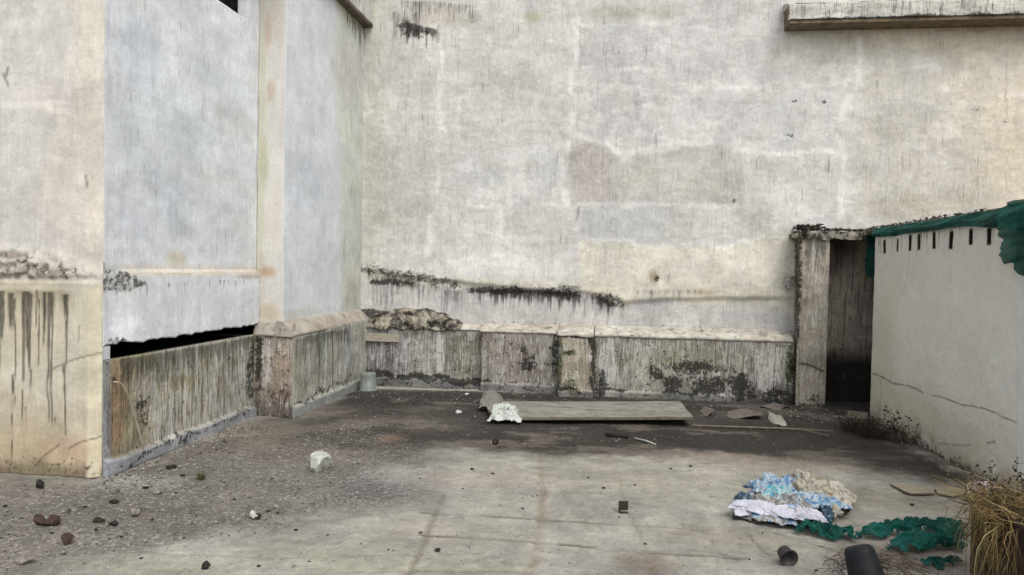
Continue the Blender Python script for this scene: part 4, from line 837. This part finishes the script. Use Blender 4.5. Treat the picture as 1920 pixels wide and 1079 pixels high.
p = at(1480, 1048, .05); cup.location = p; cup.rotation_euler = (R(-78), R(6), R(14)); tag(cup, 'small black pot lying on its side, opening towards the viewer', 'plant pot')
bk = thing('bracket', 'small blackened metal bracket standing upright on the pale floor', 'bracket', at(1168, 963))
M_dr = simple('blackened_iron', (.022, .018, .016), (.045, .035, .03), 40, .8, .3)
boxmesh('plate', (-.022, -.003, .022), (.034, .003, .082), M_dr, bk, .001); boxmesh('leg', (-.03, -.004, 0), (-.018, .004, .084), M_dr, bk, .001); boxmesh('foot', (-.028, -.02, .0), (.036, .02, .006), M_dr, bk, .001)
bk.rotation_euler[2] = R(14)

# ================================================================== CRUMPLED SHEETS
def crease(x, y, s):
    a = fbm(x, y, 3, s); b = fbm(x + 3, y + 9, 3, s + 50); return 1 - np.abs(2 * a - 1) * 2.2 + .4 * b
def crumple(name, corners, n1, n2, amp, freq, seed, mat, parent=None, base=.02, dome=.0, lat=.03, edge=.02, th=.0, aniso=(1, 1), colr=None):
    P = [np.array(c) if isinstance(c, Vector) else np.array(at(*c)) for c in corners]; s_, t_ = np.meshgrid(np.linspace(0, 1, n1), np.linspace(0, 1, n2)); s_ = s_.ravel(); t_ = t_.ravel()
    X = sum(w_[:, None] * p for w_, p in zip(((1 - s_) * (1 - t_), s_ * (1 - t_), s_ * t_, (1 - s_) * t_), P))
    x, y = X[:, 0], X[:, 1]
    ed = np.minimum(np.minimum(s_, 1 - s_), np.minimum(t_, 1 - t_)); e = sst(0, .18, ed)
    ang = np.pi * 2 * fbm(x * 3, y * 3, 2, seed + 4)
    dx = (fbm(x * freq * .7, y * freq * .7, 4, seed + 7) - .5) * 2 * lat + (fbm(x * 4, y * 4, 3, seed + 17) - .5) * edge * 7 * (1 - e)
    dy = (fbm(x * freq * .7, y * freq * .7, 4, seed + 8) - .5) * 2 * lat + (fbm(x * 4, y * 4, 3, seed + 18) - .5) * edge * 7 * (1 - e)
    c1 = crease(x * freq * aniso[0], y * freq * aniso[1], seed); c2 = crease(x * freq * 2.3 * aniso[0] + 4, y * freq * 2.3 * aniso[1], seed + 3); c3 = crease(x * freq * 5 + 4, y * freq * 5, seed + 5)
    z = base + dome * np.sin(s_ * np.pi) ** .7 * np.sin(t_ * np.pi) ** .7 + amp * (np.clip(c1, -.5, 1.6) * .8 + np.clip(c2, -.4, 1.4) * .45 + c3 * .16) * (.45 + .55 * e)
    z = np.maximum(z, .004 + .004 * fbm(x * 40, y * 40, 2, seed))
    V_ = np.stack([x + dx, y + dy, z], 1); i, j = np.meshgrid(np.arange(n1 - 1), np.arange(n2 - 1)); i = i.ravel(); j = j.ravel()
    f = np.stack([j * n1 + i, j * n1 + i + 1, (j + 1) * n1 + i + 1, (j + 1) * n1 + i], 1)
    me = bpy.data.meshes.new(name)
    me.from_pydata(V_.tolist(), [], f.tolist()); me.update()
    a = me.attributes.new('fold', 'FLOAT', 'POINT'); a.data.foreach_set('value', (s_ * 10 + fbm(x * 6, y * 6, 3, 3)).astype(float))
    o = link(name, me, None, mat, True)
    md = o.modifiers.new('solid', 'SOLIDIFY'); md.thickness = .0015; md.offset = 0
    if parent is not None: into(o, parent)
    return o
def sheetmat(name, stops, sc=9, rough=.45, off=0, trans=.15, bump=.3):
    n = NT(name); v = n.scale(n.obj(), (1, 1, 1), (off, off, 0)); f = n.noise(v, sc, 4, .6, 1.2); r = n.t.nodes.new('ShaderNodeValToRGB'); n.l(f, r.inputs[0])
    el = r.color_ramp.elements
    while len(el) > 1: el.remove(el[-1])
    el[0].position = stops[0][0]; el[0].color = stops[0][1]
    for p_, c_ in stops[1:]: e_ = el.new(p_); e_.color = c_
    c = r.outputs[0]; c = n.bright(c, n.mapr(n.noise(v, 55, 5, .7), .3, .7, .8, 1.1)); n.l(c, n.b.inputs['Base Color']); n.b.inputs['Roughness'].default_value = rough; n.b.inputs['Specular IOR Level'].default_value = .4
    t = n.t.nodes.new('ShaderNodeBsdfTranslucent'); n.l(c, t.inputs[0]); mx = n.t.nodes.new('ShaderNodeMixShader'); mx.inputs[0].default_value = trans
    n.l(n.b.outputs[0], mx.inputs[1]); n.l(t.outputs[0], mx.inputs[2]); n.l(mx.outputs[0], n.out.inputs[0]); n.bump(n.noise(v, 26, 4, .6, .8), bump, .02); return n.m
M_shblue = sheetmat('printed_blue_plastic', [(0, col(40, 70, 100)), (.38, col(84, 128, 168)), (.44, col(140, 170, 190)), (.54, col(190, 196, 196)), (.58, col(116, 152, 184)), (.66, col(56, 96, 146)), (1, col(150, 156, 156))], 9, .4, 3)
M_shbei = sheetmat('dirty_beige_plastic', [(0, col(90, 84, 70)), (.38, col(132, 124, 102)), (.47, col(170, 164, 146)), (.58, col(196, 191, 178)), (.66, col(128, 120, 102)), (1, col(150, 144, 126))], 9, .5, 5)
M_shwh = sheetmat('white_sack', [(0, col(150, 152, 164)), (.42, col(196, 196, 208)), (.6, col(212, 211, 220)), (.72, col(170, 174, 186)), (1, col(120, 124, 132))], 7, .5, 7)
M_shteal = sheetmat('dark_teal_plastic', [(0, col(60, 86, 100)), (.5, col(34, 60, 76)), (.6, col(120, 150, 168)), (1, col(50, 56, 60))], 14, .4, 9)
M_shcy = sheetmat('cyan_plastic', [(0, col(64, 150, 176)), (.45, col(96, 166, 184)), (.55, col(170, 196, 196)), (1, col(150, 160, 150))], 14, .4, 11)
M_shdk = sheetmat('shadow_underside', [(0, col(40, 36, 32)), (.45, col(84, 76, 64)), (.6, col(130, 122, 106)), (1, col(60, 54, 46))], 8, .8, 15)  # dark browns paint the shadow beneath the front of the heap
M_shbr = sheetmat('brown_liner', [(0, col(70, 56, 44)), (.5, col(98, 80, 62)), (.6, col(140, 124, 104)), (1, col(60, 50, 42))], 14, .7, 13)
TPF = 1
TP = thing('crumpled_tarp', 'crumpled heap of blue, white and beige plastic sheeting on the floor at the right', 'plastic sheeting', at(1480, 950))
crumple('underside', [(1372, 976), (1500, 992), (1596, 960), (1420, 935)], 90, 80, .04, 8, 2, M_shdk, TP, .008, .02, .03)
M_shmix = sheetmat('white_blue_sack', [(0, col(40, 70, 110)), (.38, col(84, 132, 174)), (.45, col(176, 188, 196)), (.52, col(150, 150, 146)), (.57, col(104, 96, 84)), (.62, col(186, 186, 184)), (.68, col(110, 156, 186)), (1, col(60, 100, 140))], 7, .45, 21)
crumple('main_sheet', [(1374, 975), (1500, 996), (1592, 965), (1420, 926)], 260, 220, .05, 8, 302, M_shmix, TP, .01, .05, .045, .03)
RT = random.Random(5)
def piece(nm, px, py, w_, h_, ang, mat, base, amp=.04, fr=8, seed=1, ar=(1, 1)):
    c = at(1482 + (px - 1482) * .86, 958 + (py - 958) * .9); w_ *= .92; h_ *= .86; ca, sa = math.cos(R(ang)), math.sin(R(ang)); q = []
    for a, b in ((-1, -1), (1, -1), (1, 1), (-1, 1)):
        u_, v_ = a * w_ / 2 * RT.uniform(.7, 1.15), b * h_ / 2 * RT.uniform(.7, 1.15); p = Vector((c.x + u_ * ca - v_ * sa, c.y + u_ * sa + v_ * ca, 0)); q.append(p)
    crumple(nm, q, int(40 + w_ * 170), int(30 + h_ * 170), amp, fr, seed, mat, TP, base, .03, .05, .025, aniso=ar)
for a_ in [('beige_sheet', 1548, 948, .42, .40, -20, M_shbei, .04, .05, 9, 12, (1, 1)), ('pale_sheet', 1490, 935, .36, .25, 15, M_shmix, .07, .05, 10, 13, (1, 1)), 
           ('blue_sheet', 1428, 942, .24, .26, 10, M_shblue, .06, .06, 9, 15, (1, 1)), ('blue_sheet', 1455, 936, .26, .20, -10, M_shblue, .08, .05, 9, 16, (1.4, .7)), ('pale_fold', 1505, 928, .20, .12, 5, M_shbei, .11, .04, 10, 17, (1, 1)),
           ('beige_fold', 1560, 942, .34, .16, -38, M_shbei, .10, .03, 9, 18, (.6, 1.6)), ('beige_fold', 1508, 948, .26, .22, 20, M_shbei, .09, .05, 11, 19, (1, 1)), ('blue_patch', 1535, 968, .34, .24, 8, M_shblue, .06, .04, 10, 20, (1, 1)),
           ('cyan_patch', 1455, 955, .24, .16, -8, M_shcy, .09, .035, 11, 21, (1, 1)), ('white_strip', 1440, 984, .60, .15, -20, M_shwh, .06, .03, 9, 62, (.7, 1.6)), ('white_flap', 1518, 994, .26, .20, -4, M_shwh, .06, .03, 10, 72, (1, 1)),
           ('pale_fold', 1398, 972, .14, .26, -10, M_shwh, .04, .03, 9, 23, (1, 1)), ('teal_fold', 1384, 962, .11, .30, 8, M_shteal, .04, .04, 10, 52, (1, 1)), ('dark_edge', 1550, 988, .10, .2, 12, M_shteal, .05, .04, 9, 82, (1, 1)), ('grey_corner', 1576, 982, .14, .14, 20, M_shbei, .03, .03, 10, 92, (1, 1)), ('grey_corner', 1590, 950, .1, .14, 40, M_shbr, .05, .03, 10, 93, (1, 1)), ('blue_patch', 1425, 950, .16, .12, 20, M_shblue, .10, .03, 12, 94, (1, 1))]:
    piece(*a_[:7], a_[7], a_[8], a_[9], a_[10], a_[11])
bag = crumple('plastic_bag', [(913, 797), (974, 800), (974, 781), (918, 778)], 90, 80, .07, 10, 101, sheetmat('white_bag', [(0, col(110, 112, 104)), (.4, col(150, 152, 144)), (.5, col(206, 210, 202)), (.62, col(200, 204, 198)), (1, col(90, 90, 84))], 9, .4, 2), None, .02, .05, .04)
tag(bag, 'crumpled white plastic bag at the left end of the long board', 'plastic bag')
b2 = crumple('cloth_rag', [(888, 776), (935, 776), (940, 755), (905, 752)], 60, 50, .05, 5, 111, sheetmat('grey_rag', [(0, col(96, 92, 86)), (.5, col(130, 126, 118)), (1, col(84, 80, 74))], 12, .9, 2), None, .04, .07, .03)
tag(b2, 'crumpled grey rag lying over the left end of the board', 'rag')
def blades_(name, specs, mat, parent=None):
    """specs: (base, tip, bend vector, width)"""
    vs_, fs = [], []
    for b0, tip, bend, w_ in specs:
        b0, tip, bend = Vector(b0), Vector(tip), Vector(bend); n = 6; k0 = len(vs_); side = (tip - b0).cross(Vector((random.gauss(0, 1), random.gauss(0, 1), .3))).normalized()
        for i in range(n):
            t = i / (n - 1); p = b0.lerp(tip, t) + bend * math.sin(t * math.pi) * 1.0; ww = w_ * (1 - t * .85); vs_ += [p - side * ww, p + side * ww]
        for i in range(n - 1): a = k0 + 2 * i; fs.append((a, a + 1, a + 3, a + 2))
    me = bpy.data.meshes.new(name); me.from_pydata([tuple(v) for v in vs_], [], fs); me.update(); return link(name, me, parent, mat)
# green shade net
def netmat():
    n = NT('green_shade_net'); v = n.obj(); f = n.noise(v, 5, 5, .6); c = n.mix(n.mapr(f, .38, .62), (.003, .07, .056), (.01, .155, .12))
    c = n.bright(c, n.mapr(n.noise(v, 90, 3, .6), .3, .7, .6, 1.3)); n.l(c, n.b.inputs['Base Color']); n.b.inputs['Roughness'].default_value = .6
    t = n.t.nodes.new('ShaderNodeBsdfTranslucent'); n.l(c, t.inputs[0]); mx = n.t.nodes.new('ShaderNodeMixShader'); mx.inputs[0].default_value = .3
    n.l(n.b.outputs[0], mx.inputs[1]); n.l(t.outputs[0], mx.inputs[2]); tp = n.t.nodes.new('ShaderNodeBsdfTransparent'); m2 = n.t.nodes.new('ShaderNodeMixShader'); n.l(n.mapr(n.noise(v, 300, 2, .5), .42, .58, 0, .55), m2.inputs[0]); n.l(mx.outputs[0], m2.inputs[1]); n.l(tp.outputs[0], m2.inputs[2]); n.l(m2.outputs[0], n.out.inputs[0]); n.bump(n.noise(v, 160, 2, .5), .4, .004); return n.m
M_net = netmat()
NG = 'green shade net pieces on the floor'
def net(label, pts, amp, fr, seed, base, dome, n1, n2, ar):
    o = crumple('shade_net', pts, n1, n2, amp, fr, seed, M_net, None, base, dome, .05, .03, aniso=ar); me = o.data
    bm = bmesh.new(); bm.from_mesh(me); rr = random.Random(seed); dl = []
    for f in bm.faces:
        c = f.calc_center_median(); e = min(f.index % (n1 - 1), n1 - 2 - f.index % (n1 - 1), (f.index // (n1 - 1)), n2 - 2 - f.index // (n1 - 1))
        h = float(vn(np.array([c.x * 38 + c.y * 5]), np.array([c.y * 38]), seed)[0])
        if h > .9 or (e < 9 and h > .35 + e * .07): dl.append(f)
    bmesh.ops.delete(bm, geom=dl, context='FACES'); bm.to_mesh(me); bm.free(); return tag(o, label, 'shade net', NG)
net('green net scrap tucked against the front of the plastic heap', [(1488, 1006), (1606, 1028), (1608, 1004), (1500, 988)], .04, 12, 121, .01, .02, 160, 60, (1.8, 1))
net('long green net strip running between the black pot and the dry grass', [(1588, 1018), (1808, 1016), (1812, 990), (1640, 998)], .05, 12, 131, .01, .02, 260, 80, (.5, 1.9))
net('green net fold with a dark underside, just in front of the long strip', [(1676, 1038), (1806, 1046), (1806, 1022), (1690, 1018)], .045, 11, 151, .01, .02, 170, 60, (.5, 1.9))
net('narrow green net scrap nearest the bottom edge of the photo', [(1698, 1062), (1806, 1068), (1806, 1054), (1740, 1058)], .025, 12, 141, .006, .01, 120, 36, (.6, 1.6))
th = []
for k in range(70):
    c = at(random.uniform(1500, 1800), random.gauss(1012, 14)); a = random.uniform(0, 6.3); l = random.uniform(.04, .14); c.z = .01 + random.random() * .05
    th.append((c, c + Vector((math.cos(a) * l, math.sin(a) * l, -c.z + .008)), (random.gauss(0, .02), random.gauss(0, .02), .01), .0011))
o = blades_('net_threads', th, M_net); tag(o, 'frayed green threads scattered around the net strips on the floor', 'loose threads', None, 'stuff')
# net on top of the outbuilding
def draped(name, path, mat, label, seed=1, nw=26, parent=None):
    """path: (point, half width vector list) ribbons: every station is a list of points across the cloth"""
    rows = len(path); cols_ = len(path[0]); P = np.array([[tuple(q) for q in r] for r in path])
    from math import floor
    N1, N2 = rows * 12, nw; out = np.zeros((N1, N2, 3))
    tt = np.linspace(0, rows - 1, N1); ss = np.linspace(0, cols_ - 1, N2)
    for a, t in enumerate(tt):
        i = min(int(t), rows - 2); ft = t - i; ft = ft * ft * (3 - 2 * ft)
        for b, s_ in enumerate(ss):
            j = min(int(s_), cols_ - 2); fs_ = s_ - j
            out[a, b] = (P[i, j] * (1 - fs_) + P[i, j + 1] * fs_) * (1 - ft) + (P[i + 1, j] * (1 - fs_) + P[i + 1, j + 1] * fs_) * ft
    x = out[..., 0]; y = out[..., 1]; z = out[..., 2]; L_ = y + x
    k = fbm(L_ * 1.6, z * 17 + L_ * 2.4, 3, seed) - .5; k2 = fbm(L_ * 5, z * 44, 2, seed + 3) - .5
    out[..., 0] -= .09 * k + .010 * k2; out[..., 2] += .05 * (fbm(L_ * 2.2, x * 3, 3, seed + 9) - .5)
    i, j = np.meshgrid(np.arange(N2 - 1), np.arange(N1 - 1)); i = i.ravel(); j = j.ravel(); f = np.stack([j * N2 + i, j * N2 + i + 1, (j + 1) * N2 + i + 1, (j + 1) * N2 + i], 1)
    me = bpy.data.meshes.new(name); me.from_pydata(out.reshape(-1, 3).tolist(), [], f.tolist()); me.update()
    o = link(name, me, None, mat, True); md = o.modifiers.new('solid', 'SOLIDIFY'); md.thickness = .002; md.offset = 0
    return o
path = []
for px, y0, y1 in [(1636, 434, 446), (1680, 426, 443), (1730, 418, 434), (1780, 410, 427), (1830, 404, 425), (1858, 396, 428), (1880, 386, 428), (1905, 384, 430), (1960, 376, 424), (2040, 360, 410), (2200, 330, 370)]:
    a = on('x', XW - .02, px, y0); b = on('x', XW - .035, px, y1); path.append([(XW + .22, b.y, 2.16), (XW + .10, b.y, 2.165 + max(0, a.z - 2.15) * .8), (XW - .01, a.y, max(a.z, 2.14)), (XW - .06, (a.y + b.y) / 2, (a.z + b.z) / 2), (XW - .03, b.y, b.z)])
nt1 = draped('shade_net', path, M_net, '', 4, 40); tag(nt1, 'green shade net draped along the top edge of the white outbuilding wall', 'shade net')
path = []
for dy, top, bot in [(0, 2.16, 1.70), (.1, 2.17, 1.72), (.22, 2.17, 1.62), (.36, 2.17, 1.58), (.5, 2.17, 1.62)]:
    yy = 5.96 - dy; path.append([(XW - .03, yy, top), (XW - .09, yy, top - .08), (XW - .08, yy + .02, (top + bot) / 2), (XW - .07, yy - .03, bot)])
nt2 = draped('hanging_flap', path, M_net, '', 14, 40); into(nt2, nt1)
path = [[tuple(on('y', 9.30, px, py)) for px in xs] for py, xs in [(436, (1628, 1637, 1652)), (460, (1626, 1634, 1645)), (490, (1624, 1632, 1641)), (521, (1622, 1631, 1639))]]
nt3 = draped('shade_net', path, M_net, '', 24, 16); tag(nt3, 'narrow green net strip hanging down at the corner of the dark doorway', 'shade net')

# block inside the doorway
sb = slab('block', [(1590, 770), (1626, 774), (1626, 786), (1588, 782)], .14, .13, simple('grey_block', col(120, 116, 104), col(90, 86, 74), 10), 'grey concrete block on the floor inside the dark doorway', 'block')

# ================================================================== PLANTS
M_leafd = simple('dark_moss_leaf', col(38, 46, 26), col(58, 66, 36), 30, .8, 0, trans=.15)
M_leafg = simple('green_leaf', col(62, 84, 36), col(44, 62, 28), 30, .7, 0, trans=.2)
M_dry = simple('dry_straw', col(186, 158, 104), col(134, 108, 66), 9, .8, 0, trans=.2)
M_dry2 = simple('pale_straw', col(206, 190, 146), col(164, 144, 100), 9, .8, 0, trans=.2)
M_twig = simple('dark_twig', col(66, 54, 44), col(44, 36, 30), 30, .9, 0)
M_olive = simple('olive_blade', col(84, 90, 54), col(60, 68, 38), 9, .8, 0, trans=.2)
def leaves(name, centers, size, mat, parent=None, seed=0, mats=None):
    r = random.Random(seed); vs_, fs, mi = [], [], []
    for c in centers:
        c = Vector(c); l = size * r.uniform(.5, 1.3); d = Vector((r.gauss(0, 1), r.gauss(0, 1), r.gauss(0, .8))).normalized(); u = d.cross(Vector((r.gauss(0, 1), r.gauss(0, 1), r.gauss(0, 1)))).normalized() * l * .35
        n_ = d.cross(u).normalized() * l * .12; b = len(vs_); vs_ += [c, c + d * l * .5 + u + n_, c + d * l, c + d * l * .5 - u + n_]; fs += [(b, b + 1, b + 2), (b, b + 2, b + 3)]; mi += [r.randrange(3)] * 2
    me = bpy.data.meshes.new(name); me.from_pydata([tuple(v) for v in vs_], [], fs); me.update()
    if mats:
        for m in mats: me.materials.append(m)
        me.polygons.foreach_set('material_index', [k % len(mats) for k in mi]); return link(name, me, parent)
    return link(name, me, parent, mat)
blades = blades_
def cling(label, pts, y, n, size, mats, seed, rx=5, ry=5, group=None):
    r = random.Random(seed); P = [on('y', y, *p) for p in pts]; root = thing('creeper', label, 'plant', P[-1], group=group); C_ = []
    for k in range(n):
        t = r.random() * (len(P) - 1); i = int(t); q = P[i].lerp(P[min(i + 1, len(P) - 1)], t - i) - P[-1]; C_.append(q + Vector((r.gauss(0, rx * .0068), -abs(r.gauss(0, .02)), r.gauss(0, ry * .0068))))
    leaves('foliage', C_, size, mats[0], root, seed, mats)
    tube('stem', [(p - P[-1]) + Vector((0, -.006, 0)) for p in P], .004, M_twig, root)
cling('dark creeping weeds climbing the corner where the plinth meets the pillar', [(1492, 660), (1484, 685), (1494, 700), (1498, 720), (1490, 740), (1486, 760)], 9.40, 420, .028, [M_leafd, M_twig, M_leafd], 3, 5, 6)
cling('green weeds growing up the left edge of the pale pier in the plinth', [(1047, 628), (1046, 660), (1048, 700), (1050, 735)], 9.34, 170, .022, [M_leafd, M_leafg, M_twig], 4, 2.2, 5)
cling('small tuft of green weeds at the foot of the pale pier', [(1058, 720), (1072, 728), (1090, 738)], 9.30, 110, .022, [M_leafg, M_leafd, M_leafd], 5, 4, 4)
cling('tiny creeper clinging to the upper face of the pale pier', [(1056, 662), (1066, 660), (1076, 656)], 9.31, 46, .02, [M_leafd, M_leafg, M_twig], 6, 2.5, 2.5)
cling('dark weeds in the crack between the pale pier and the streaked plinth', [(1108, 640), (1118, 655), (1113, 690), (1120, 740)], 9.35, 150, .022, [M_leafd, M_twig, M_twig], 7, 2.5, 6)
cling('dark wiry roots at the top left corner of the pillar', [(1520, 426), (1504, 440), (1496, 470), (1492, 520), (1496, 560)], 9.33, 240, .02, [M_twig, M_leafd, M_twig], 8, 2.5, 5)
def bush(label, px, py, w_, h_, n, mats, seed, name='shrub', leafs=80, lsize=.02, x=None, bend=.05):
    r = random.Random(seed); p = at(px, py); p.z = gz(p.x, p.y); root = thing(name, label, 'plant', p)
    sp = []; tips = []
    for k in range(n):
        a = r.uniform(0, 6.3); q = r.random() ** .5; b0 = Vector((math.cos(a) * q * w_ * .35, math.sin(a) * q * w_ * .3, 0)); t = Vector((math.cos(a) * q * w_ * .6 + r.gauss(0, w_ * .12), math.sin(a) * q * w_ * .5, h_ * r.uniform(.4, 1.05)))
        sp.append((b0, t, (r.gauss(0, bend * h_), r.gauss(0, bend * h_), bend * h_), .002)); tips.append((b0, t))
    blades('stems', sp, mats[0], root); C_ = []
    for k in range(leafs): b0, t = r.choice(tips); C_.append(b0.lerp(t, r.uniform(.2, 1)) + Vector((r.gauss(0, .01), r.gauss(0, .01), r.gauss(0, .01))))
    leaves('foliage', C_, lsize, mats[1], root, seed, mats[1:])
    return root
bush('dark dry scrub at the far foot of the white wall, below the doorway', 1606, 812, .38, .20, 260, [M_twig, M_leafd, M_twig, M_twig], 21, leafs=300, bend=.2)
bush('dark dry scrub behind the first, against the white wall corner', 1634, 822, .3, .15, 180, [M_twig, M_leafd, M_twig, M_twig], 22, leafs=180, bend=.2)
bush('thin leafy weed standing against the cracked white wall', 1668, 826, .22, .36, 14, [M_twig, M_leafd, M_leafg, M_leafd], 23, 'weed', 70, .035)
bush('bushier brown weed to the right of the thin leafy weed, at the white wall', 1704, 832, .30, .26, 60, [M_twig, M_leafd, M_olive, M_twig], 24, 'weed', 130, .022, bend=.15)
bush('tiny olive tuft of weed on the left floor below the stained wall', 375, 900, .09, .085, 60, [M_olive, M_olive, M_twig, M_leafd], 25, 'weed', 20, .012)
# planter with dry grass
pc = at(1822, 930, .42)
PLT = thing('planter', 'dark brown rectangular planter with a pale pink rim in the bottom right corner', 'planter', (pc.x, pc.y, 0))
M_pl = simple('dark_brown_clay', col(62, 46, 38), col(40, 32, 28), 10); M_rim = simple('pale_pink_rim', col(200, 182, 170), col(170, 152, 140), 20); M_soil = simple('dry_soil', col(92, 76, 58), col(60, 50, 40), 30)
boxmesh('back_side', (0, -.03, 0), (.8, 0, .40), M_pl, PLT, .004); boxmesh('left_side', (-.002, -.8, 0), (.03, -.032, .40), M_pl, PLT, .004); boxmesh('front_side', (.032, -.8, 0), (.8, -.77, .40), M_pl, PLT, .004); boxmesh('right_side', (.802, -.8, 0), (.832, 0, .40), M_pl, PLT, .004)
boxmesh('soil', (.032, -.768, 0), (.798, -.032, .36), M_soil, PLT); boxmesh('rim', (-.01, -.04, .402), (.84, .012, .425), M_rim, PLT, .005); boxmesh('rim', (-.01, -.82, .402), (.036, -.042, .425), M_pl, PLT, .005)
blk = boxmesh('brick', (-.05, -.035, 0), (.05, .035, .07), simple('pinkish_lump', col(196, 178, 172), col(150, 132, 128), 14), None, .006); p = at(1832, 944, .0); blk.location = (pc.x + .06, pc.y - .01, .427); blk.rotation_euler[2] = .4
tag(blk, 'pale pinkish brick piece resting on the planter rim corner', 'brick')
DG = thing('dry_grass', 'large clump of dry straw-coloured grass spilling over the planter at bottom right', 'grass clump', (pc.x, pc.y, .38))
sets = {0: [], 1: [], 2: [], 3: []}
for k in range(2300):
    b0 = Vector((random.uniform(-.03, .45), random.uniform(-.38, .0), 0)); kind = random.random()
    if kind < .55:
        dr = Vector((-abs(random.gauss(.05, .05)) - b0.x * random.random(), -random.uniform(-.03, .2), 0)); tip = b0 + dr + Vector((random.gauss(0, .05), 0, -random.uniform(-.05, .42))); bend = Vector((dr.x * .3, dr.y * .2, random.uniform(.03, .12)))
    else:
        tip = b0 + Vector((random.gauss(-.04, .13), random.gauss(0, .1), random.uniform(.02, .19))); bend = Vector((random.gauss(0, .03), random.gauss(0, .03), .02))
    m = random.choices([0, 1, 2, 3], [5, 2.2, 2, 3])[0]; sets[m].append((b0, tip, bend + Vector((random.gauss(0, .03), random.gauss(0, .02), random.gauss(0, .015))), random.choice((.0009, .0014, .002, .0034))))
for m, mt in enumerate((M_dry, M_dry2, M_olive, M_twig)): blades('blades', sets[m], mt, DG)
st = []; C_ = []
for k in range(34):
    b0 = Vector((random.uniform(-.02, .5), random.uniform(-.3, .0), 0)); tip = b0 + Vector((random.gauss(0, .05), random.gauss(0, .04), random.uniform(.14, .30))); st.append((b0, tip, (random.gauss(0, .012), 0, 0), .0018))
    for j in range(12): C_.append(b0.lerp(tip, random.uniform(.5, 1)) + Vector((random.gauss(0, .007), random.gauss(0, .007), 0)))
blades('seed_stems', st, M_twig, DG); leaves('seed_heads', C_, .018, M_twig, DG, 3, [M_twig, M_twig, M_leafd])
# dry litter round the fallen pot
pts_l = []; sp = []
for k in range(420):
    c = at(random.gauss(1640, 50), random.gauss(1062, 16)); a = random.uniform(0, 3.14); l = random.uniform(.015, .06); d = Vector((math.cos(a) * l, math.sin(a) * l, 0)); c.z = .008 + random.random() * .015
    sp.append((c - d, c + d, (0, 0, random.uniform(0, .015)), random.uniform(.0012, .003)))
o = blades('dry_litter', sp, M_twig); tag(o, 'dark twigs and dry leaf litter scattered round the fallen black pot', 'leaf litter', None, 'stuff')
